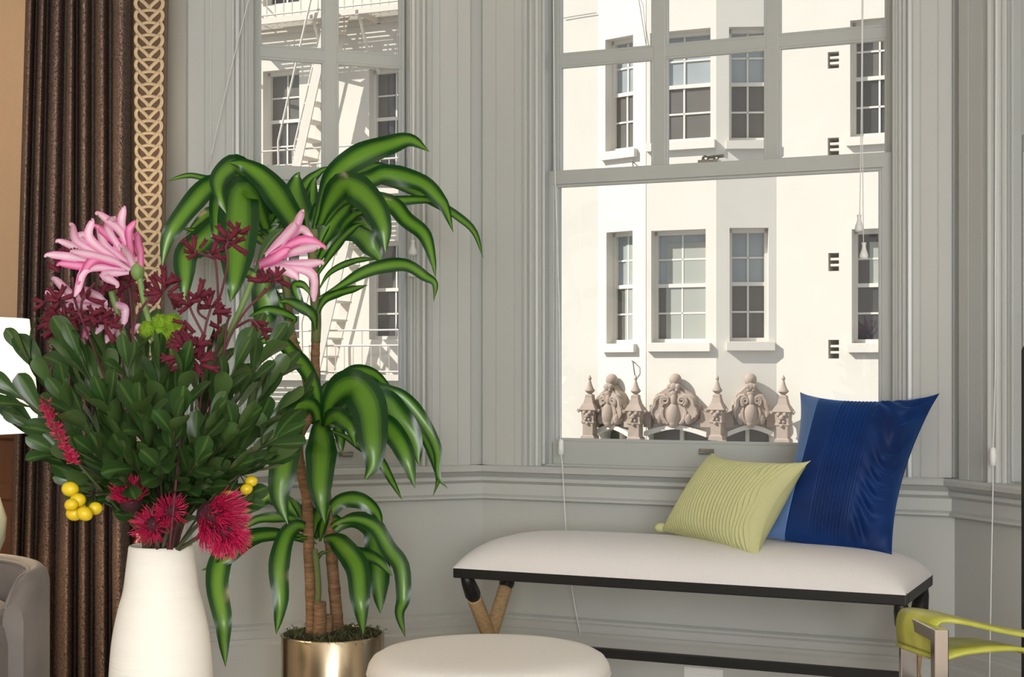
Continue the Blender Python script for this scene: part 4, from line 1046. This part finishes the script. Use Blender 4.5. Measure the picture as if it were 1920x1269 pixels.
def branch(tip, Yt, keys, n, label, start=.38, spread=.75, sc=1.0, bow=0.0):
    T = P(tip[0], tip[1], Yt); k_ = rb.random()*6.28; s0 = mouth+Vector((.022*math.cos(k_), .022*math.sin(k_), -.05)); s1 = mouth+Vector((.028*(1 if T.x > mouth.x else -1)*min(1,abs(T.x-mouth.x)*8), (Yt-VY)*.2, .03))
    midp = s1.lerp(T, .5)+Vector((bow, 0, .02)); q = spline([s0, s1, midp, T], 24)
    root = thing('foliage_branch', s0, label, 'foliage', 'leafy branches in the bouquet')
    m = MB(); m.tube(q, [.0028-.0016*i/23 for i in range(24)], 6); m.build('stem', M_stemd, root, smooth=True)
    for i in range(n):
        t = start+(1-start)*(i+.5)/n; x = t*23; k2 = min(int(x), 22); p = q[k2].lerp(q[k2+1], x-k2); tg = (q[k2+1]-q[k2]).normalized()
        a = i*2.4+k_; o1 = tg.orthogonal().normalized(); o2 = tg.cross(o1); side = o1*math.cos(a)+o2*math.sin(a)
        sp2 = spread*(1.0-.35*t)*(.8+.4*rb.random()); d = tg*math.cos(sp2)+side*math.sin(sp2)+Vector((0,0,.1))
        up = (side*-1+tg*.6)+Vector((0,-.7,.5))
        inst('leaf', rb.choice(LP[rb.choice(keys)]), aim(p, d, up, sc*(.8+.4*rb.random())), root)
    inst('leaf', LP[keys[0]][1], aim(q[-1], (q[-1]-q[-3]), Vector((0,-1,.3)), sc*.8), root)
    return root
BR = [
 ((52,668),2.14,'d',15,'dark green leafy branch reaching furthest towards the lamp shade'),
 ((36,742),2.10,'d',13,'dark green leafy branch crossing the lower lamp shade'),
 ((64,805),2.14,'d',12,'dark green leafy branch low in front of the curtain'),
 ((112,640),2.20,'d',15,'dark leafy branch under the fuzzy red buds by the curtain'),
 ((150,668),2.08,'d',14,'dark leafy branch in front below the pale pink nerine'),
 ((190,640),2.22,'d',15,'dark leafy branch rising below the big pink nerine'),
 ((240,690),2.06,'do',14,'olive leafy branch in the front middle of the bouquet'),
 ((270,640),2.26,'d',14,'dark leafy branch behind the green dianthus'),
 ((300,690),2.10,'d',14,'dark leafy branch below the green dianthus'),
 ((345,700),2.04,'do',14,'olive leafy branch below the dark red bud cluster'),
 ((400,672),2.20,'df',14,'mixed green leafy branch beside the tall nerine stem'),
 ((440,690),2.10,'of',15,'green leafy branch between the nerine stem and dracaena'),
 ((468,640),2.26,'f',14,'fresh green leafy branch against the plant window'),
 ((500,660),2.16,'f',15,'fresh green leafy branch just before the dracaena cane'),
 ((520,705),2.24,'fo',15,'fresh green branch with broad leaves over the dracaena'),
 ((535,765),2.14,'of',15,'olive green branch pointing at the dracaena middle crown'),
 ((520,820),2.06,'fo',14,'fresh green branch above the small yellow berries'),
 ((495,870),2.14,'f',12,'fresh green branch spreading low over the dado'),
 ((450,800),2.02,'of',14,'olive green branch in front of the fuller foliage'),
 ((395,790),2.00,'o',13,'olive branch in the front above the magenta pincushion'),
 ((330,790),1.98,'do',13,'dark olive branch in the very front of the bouquet'),
 ((265,770),2.00,'do',13,'dark olive branch with pale folded leaves at front'),
 ((200,760),2.02,'d',13,'dark branch in front of the curtain folds'),
 ((130,760),2.06,'d',13,'dark branch beside the magenta bottlebrush'),
 ((110,850),2.10,'d',11,'dark branch above the large yellow berries'),
 ((175,850),2.02,'do',11,'olive branch just over the yellow berry cluster'),
 ((240,860),1.98,'d',10,'short dark branch above the small pincushions'),
 ((300,868),1.97,'do',9,'short olive branch close over the vase mouth'),
 ((370,868),2.00,'o',9,'short olive branch over the magenta pincushion'),
 ((430,880),2.08,'of',10,'short fresh branch beside the magenta pincushion'),
]
BR2 = [
 ((205,935),2.08,'d',9,'short dark branch low beside the yellow berries'),
 ((232,905),2.00,'d',9,'short dark branch low before the small pincushions'),
 ((275,930),2.10,'d',9,'short dark branch deep behind the small pincushions'),
 ((330,905),2.10,'d',9,'short dark branch deep behind the olive leaves'),
 ((385,915),2.12,'do',9,'short dark branch right behind the magenta pincushion'),
 ((160,905),2.16,'d',9,'short dark branch behind the large yellow berries'),
 ((440,940),2.16,'f',7,'short fresh branch under the small yellow berries'),
]
for tip, Yt, keys, n, lab in BR: branch(tip, Yt, keys, n-1, lab, sc=1.05)
for tip, Yt, keys, n, lab in BR2: branch(tip, Yt, keys, n, lab, start=.28, sc=.95)

# nerines
def nerine(head, Yh, stem, petals, label, zoom, mt, wpx=17):
    """petals in the coordinates of a zoomed view: zoom = (x0, y0, scale)"""
    zx_, zy_, zs = zoom; g = lambda a: (zx_+a[0]/zs, zy_+a[1]/zs)
    st_pts = [P(x,y,Yh+dy) for x,y,dy in stem]
    root = thing('nerine', st_pts[-1], label, 'flower', 'pink nerines in the bouquet')
    m = MB(); m.tube(spline(st_pts, 24), [.0045-.001*i/23 for i in range(24)], 8); m.build('stem', M_stemg, root, smooth=True)
    rp_ = random.Random(len(petals)*7)
    for i, pt in enumerate(petals):
        dk = len(pt) > 3; q = [g(a) for a in pt[:3]]; dy = [(0, -.02, -.05), (0, .01, .02), (0, -.03, -.03)][i%3]
        q3 = [P(x, y, Yh+e) for (x,y),e in zip(q, dy)]
        tipd = (q3[2]-q3[1]).normalized(); q3.append(q3[2]+tipd*.006+Vector((0,-.006,-.004)))
        m = MB(); m.grid(ribbon(q3, wpx/F*Yh, 'petal', 16, rp_.uniform(-.5,.5), None, -.22, .22, rp_.random()*6), uv=True)
        m.build('petal', M_pinkd if dk else mt, root, smooth=True)
    return root
Z1 = (0, 380, 3.967); Z4 = (300, 240, 3.021)
nA = nerine((215,500), 2.16, [(260,512,0),(272,575,0),(288,640,0),(305,760,.02),(303,1030,.04)], [
 ((1000,430),(900,220),(742,88)), ((970,400),(905,170),(922,42)), ((985,420),(960,220),(1003,150),1), ((1050,510),(1045,370),(1020,238),1), ((960,440),(790,330),(738,195)),
 ((880,430),(670,270),(684,138)), ((860,430),(585,300),(536,172)), ((880,450),(600,345),(447,284)), ((860,470),(560,410),(372,388)), ((970,500),(820,420),(560,362)),
 ((1030,505),(870,330),(1005,248)), ((900,500),(650,490),(578,650)), ((960,520),(770,530),(862,604)), ((980,460),(900,330),(725,182),1), ((860,480),(600,470),(462,452),1),
 ((930,400),(800,190),(850,108)), ((820,420),(590,270),(650,232)), ((900,470),(700,420),(600,560),1), ((1000,500),(960,400),(905,330)), ((930,500),(740,440),(640,420))],
 'large head of pink recurved nerine petals in front of the curtain', Z1, M_pink)
m = MB(); m.ball(P(258,508,2.16), .010, 10, 7, (1,1,1.4)); m.build('calyx', M_stemg, nA, smooth=True)
nB = nerine((170,580), 2.20, [(208,545,0),(218,580,0),(230,620,0),(262,740,.02),(300,1030,0)], [
 ((800,740),(560,700),(415,572)), ((800,760),(600,735),(376,668)), ((800,780),(570,765),(478,782)), ((820,780),(835,900),(800,1004)), ((840,790),(875,920),(888,1002)),
 ((850,750),(930,790),(925,870)), ((790,740),(700,680),(590,640)), ((800,790),(700,850),(640,960),1), ((820,800),(780,880),(740,930))],
 'pale pink nerine drooping behind dark red buds', Z1, M_pink)
nC = nerine((530,470), 2.24, [(478,512,0),(455,570,0),(428,630,0),(395,720,0),(325,1030,-.03)], [
 ((560,760),(730,610),(802,480)), ((560,760),(770,580),(845,605)), ((560,770),(790,640),(915,668),1), ((560,770),(740,700),(885,672)), ((560,775),(780,775),(905,762)),
 ((560,780),(700,800),(765,835)), ((570,790),(840,815),(868,950)), ((545,780),(620,680),(745,615),1), ((550,780),(640,740),(720,690),1), ((560,770),(680,650),(770,545)), ((550,780),(650,700),(690,640),1)],
 'pink trumpet shaped nerine standing before the dracaena', Z4, M_pink, 20)
m = MB(); m.grid(ribbon([P(476,516,2.24), P(500,462,2.23), P(532,428,2.22)], 24/F*2.24, 'obov', 10), uv=True); m.build('spathe', M_fol3, nC, smooth=True)
nE = nerine((150,640), 2.23, [(150,640,0),(190,700,0),(250,820,.0),(296,1030,0)], [((640,1100),(620,1060),(612,1030)), ((700,1060),(660,1000),(640,960)), ((980,980),(1000,940),(1030,915))],
 'small pink nerine bud low among the dark leaves', Z1, M_pink, 12)

# kangaroo paws
def budmesh(mt, bend):
    m = MB(); q = [Vector((0, .019*t, bend*.006*t*t)) for t in (0,.25,.5,.75,1)]
    m.tube(q, [.0015,.0029,.0033,.0037,.0024], 7)
    for sg in (-1, 1): m.tube([q[3], q[4]+Vector((sg*.0022,.001,.001)), q[4]+Vector((sg*.0034,.003,.002))], [.0026,.0022,.0010], 5)
    return m.mesh('bud', mt, smooth=True)
BUDS = [budmesh(M_paw, b) for b in (1,-1,.2)]
rk = random.Random(5)
def paw(stems, clusters, Yk, label, sc=.95):
    """stems: polylines in photo px; clusters: (px,py,n,spread direction degrees, fan)"""
    base = P(*stems[0][0], Yk); root = thing('kangaroo_paw', base, label, 'flower', 'red kangaroo paws in the bouquet')
    for s_ in stems:
        m = MB(); m.tube(spline([P(x,y,Yk+.01*math.sin(x)) for x,y in s_], 16), .0019, 6); m.build('stem', M_stemr, root, smooth=True)
    for px, py, n, ang, fan in clusters:
        c_ = P(px, py, Yk)
        for i in range(n):
            a = rad(ang+fan*(i/(max(1,n-1))-.5)*2+rk.uniform(-12,12)); d = Vector((math.cos(a), rk.uniform(-.6,.6), math.sin(a)))
            inst('bud', rk.choice(BUDS), aim(c_+Vector((rk.uniform(-.004,.004), rk.uniform(-.006,.006), rk.uniform(-.004,.004))), d, Vector((0,-1,.2)), sc*(.8+.45*rk.random())), root)
    return root
paw([[(320,1030),(380,800),(406,657),(409,564),(403,485),(385,470)], [(409,566),(416,545),(427,492),(424,462),(440,440)], [(403,485),(376,475),(368,470)]],
    [(368,470,5,130,80),(395,474,3,20,40),(436,455,6,80,110),(444,440,4,60,60),(425,450,4,110,60)], 2.19, 'tall dark red kangaroo paw in front of the dracaena leaves')
paw([[(315,1030),(270,760),(250,640),(254,602),(275,565),(298,552)]], [(300,550,5,150,80),(312,535,6,75,60),(315,552,4,-20,50)], 2.13, 'dark red kangaroo paw arching across the curtain border')
paw([[(322,1030),(375,760),(383,630),(396,574)], [(383,630),(362,590),(356,575)], [(390,600),(372,585),(375,560)]], [(356,572,6,120,90),(396,575,5,80,90),(400,585,3,10,30),(376,558,4,80,60),(348,600,4,250,70)], 2.12, 'dark red kangaroo paw low before the bright hanging leaf')
paw([[(330,1030),(390,780),(420,660),(455,590),(485,558),(498,540)], [(440,615),(470,600),(488,615)], [(485,558),(505,540),(515,525)], [(420,660),(425,610),(432,590)]],
    [(498,530,5,100,70),(514,522,6,70,90),(478,604,3,-40,30),(488,615,2,-30,20),(418,612,3,160,60)], 2.18, 'dark red kangaroo paw below the trumpet nerine')
paw([[(295,1030),(230,800),(170,640),(150,590),(140,560),(136,520)], [(150,590),(120,575),(110,560)], [(152,600),(155,560),(178,530)]],
    [(136,495,4,95,30),(112,508,4,120,50),(110,565,7,120,100),(105,592,6,170,80),(95,606,4,180,60),(120,590,7,90,160),(142,598,8,80,150),(172,596,7,60,140),(192,602,6,40,120),(160,565,3,40,60),(100,612,4,200,60),(85,570,2,185,20),(205,612,4,20,80)], 2.15, 'dense dark red kangaroo paw clusters before the curtain', .95)
paw([[(318,1030),(340,800),(350,700),(356,660)]], [(352,690,6,100,80),(358,665,9,80,120),(368,650,7,60,90),(345,645,6,110,70),(372,680,5,10,70),(340,672,5,160,60)], 2.06, 'dense wine red kangaroo paw cluster beside the green dianthus', .95)
paw([[(300,1030),(262,760),(250,640),(245,560),(240,532)]], [(240,528,7,90,110),(208,530,6,140,90),(228,540,5,200,70),(255,545,4,-10,60)], 2.19, 'dark red kangaroo paw hidden behind the big pink nerine')

# green dianthus
gd = thing('green_dianthus', P(310,1030,2.16), 'fuzzy lime green dianthus ball in the middle of the bouquet', 'flower')
m = MB(); m.tube(spline([P(322,625,2.16), P(318,760,2.16), P(310,1030,2.18)], 16), .0025, 6); m.build('stem', M_stemg, gd, smooth=True)
rg = random.Random(9)
for x,y,r in ((300,606,.0125),(324,606,.0135),(322,630,.0125),(278,618,.0125),(338,618,.010),(300,626,.012)):
    m = MB(); c_ = P(x,y,2.16); m.ball(c_, r, 14, 10)
    for i in range(420):
        z_ = rg.uniform(-1,1); a = rg.random()*6.283; s_ = math.sqrt(1-z_*z_); d = Vector((s_*math.cos(a), s_*math.sin(a), z_)); p = c_+d*r*.96; e = c_+d*r*(1.10+.1*rg.random()); w_ = d.orthogonal().normalized()*.0005
        m.add([p-w_, p+w_, e], [(0,1,2)])
    m.build('fuzzy_lobe', M_green, gd, smooth=True)

# pincushion proteas and a bottlebrush
rq = random.Random(31)
M_pin2 = M_pin
def pincushion(c_, axis, r, n, label, stem, fan=1.25, mt=None):
    axis = axis.normalized(); root = thing('pincushion_protea', stem[-1], label, 'flower', 'magenta pincushions in the bouquet')
    m = MB(); m.tube(spline(stem, 14), .003, 6); m.build('stem', M_stemd, root, smooth=True)
    m = MB(); m.ball(c_, r*.5, 12, 8); m.build('core', M_pind, root, smooth=True)
    m = MB(); o1 = axis.orthogonal().normalized(); o2 = axis.cross(o1)
    for i in range(n):
        th = fan*math.sqrt(rq.random())*1.2; a = rq.random()*6.283; d = axis*math.cos(th)+(o1*math.cos(a)+o2*math.sin(a))*math.sin(th)
        p = c_+d*r*.42; e1 = c_+d*r*.8+axis*r*.05; cu = (o1*rq.uniform(-1,1)+o2*rq.uniform(-1,1))*.14*r
        e2 = c_+d*r*(.95+.15*rq.random())+axis*r*.18+cu
        m.tube([p, e1, e2], [.0007,.0008,.0005], 4)
    tag(m.build('styles', mt or M_pin, root), kind='stuff'); return root
pincushion(P(398,968,2.06), Vector((.75,-.3,-.35)), .044, 420, 'bright magenta pincushion protea hanging over the vase lip', [P(398,968,2.06), P(370,985,2.1), P(330,1030,2.17)], 1.3)
pincushion(P(425,1000,2.05), Vector((.5,-.3,-.85)), .030, 200, 'magenta pincushion protea dangling lowest beside the vase', [P(425,1000,2.05), P(395,995,2.1), P(335,1030,2.17)], 1.1)
pincushion(P(245,940,2.05), Vector((.0,-.5,.8)), .030, 150, 'magenta pincushion protea standing upright below the yellow berry stem', [P(245,940,2.05), P(265,985,2.1), P(290,1030,2.18)], .9, M_pin)
pincushion(P(288,985,2.07), Vector((-.1,-.8,.1)), .028, 110, 'small magenta pincushion protea right over the vase mouth', [P(288,985,2.07), P(292,1005,2.1), P(298,1030,2.18)], 1.2, M_pin2)
pincushion(P(320,958,2.07), Vector((.2,-.8,.2)), .024, 90, 'small magenta pincushion protea tucked behind the one over the vase mouth', [P(320,958,2.07), P(312,1000,2.1), P(304,1030,2.18)], 1.2, M_pin2)
bbr = thing('bottlebrush', mouth, 'slim magenta bottlebrush flower spike among dark leaves', 'flower')
ax = spline([P(84,755,2.05), P(100,795,2.05), P(122,835,2.05), P(140,868,2.05)], 20)
m = MB(); m.tube(spline([P(80,745,2.05), P(122,835,2.05), P(200,930,2.08), P(290,1030,2.17)], 24), .002, 6); m.build('stem', M_stemd, bbr, smooth=True)
m = MB()
for i in range(420):
    k2 = rq.random()*18.9; j = int(k2); p = ax[j].lerp(ax[j+1], k2-j); d = Vector((rq.uniform(-1,1), rq.uniform(-1,1), rq.uniform(-.6,1))).normalized()
    m.tube([p, p+d*.006, p+d*(.009+.003*rq.random())+Vector((0,0,.001))], [.0006,.0006,.0004], 4)
tag(m.build('filaments', M_pin, bbr), kind='stuff')

# yellow berries
def berries(pos, Yb_, stem, label):
    root = thing('berry_sprig', stem[-1], label, 'berries', 'yellow berry sprigs')
    m = MB(); m.tube(spline(stem, 16), .0018, 6); m.build('stem', M_stemd, root, smooth=True)
    for i,(x,y,r) in enumerate(pos):
        c_ = P(x, y, Yb_-.01*(i%3)); m = MB(); m.tube([stem[0], stem[0].lerp(c_, .6)+Vector((0,0,.003)), c_], .0010, 5); m.build('stalk', M_stemd, root, smooth=True)
        m = MB(); ang = rq.uniform(-.6,.6); m.ball(c_, r/F*Yb_, 14, 10, (1.12,.95,.95), Matrix.Rotation(ang,3,'Y')); m.build('berry', M_yel, root, smooth=True)
    return root
berries([(132,917,15),(146,938,14),(134,946,12),(178,953,13),(139,963,14),(159,963,14),(150,952,11)], 2.04, [P(178,928,2.05), P(215,930,2.08), P(260,980,2.12), P(292,1030,2.18)], 'cluster of large yellow berries hanging before the curtain')
berries([(471,902,11),(462,917,11),(428,928,9)], 2.12, [P(450,890,2.12), P(400,930,2.12), P(330,1030,2.18)], 'small pair of yellow berries beside the dracaena')
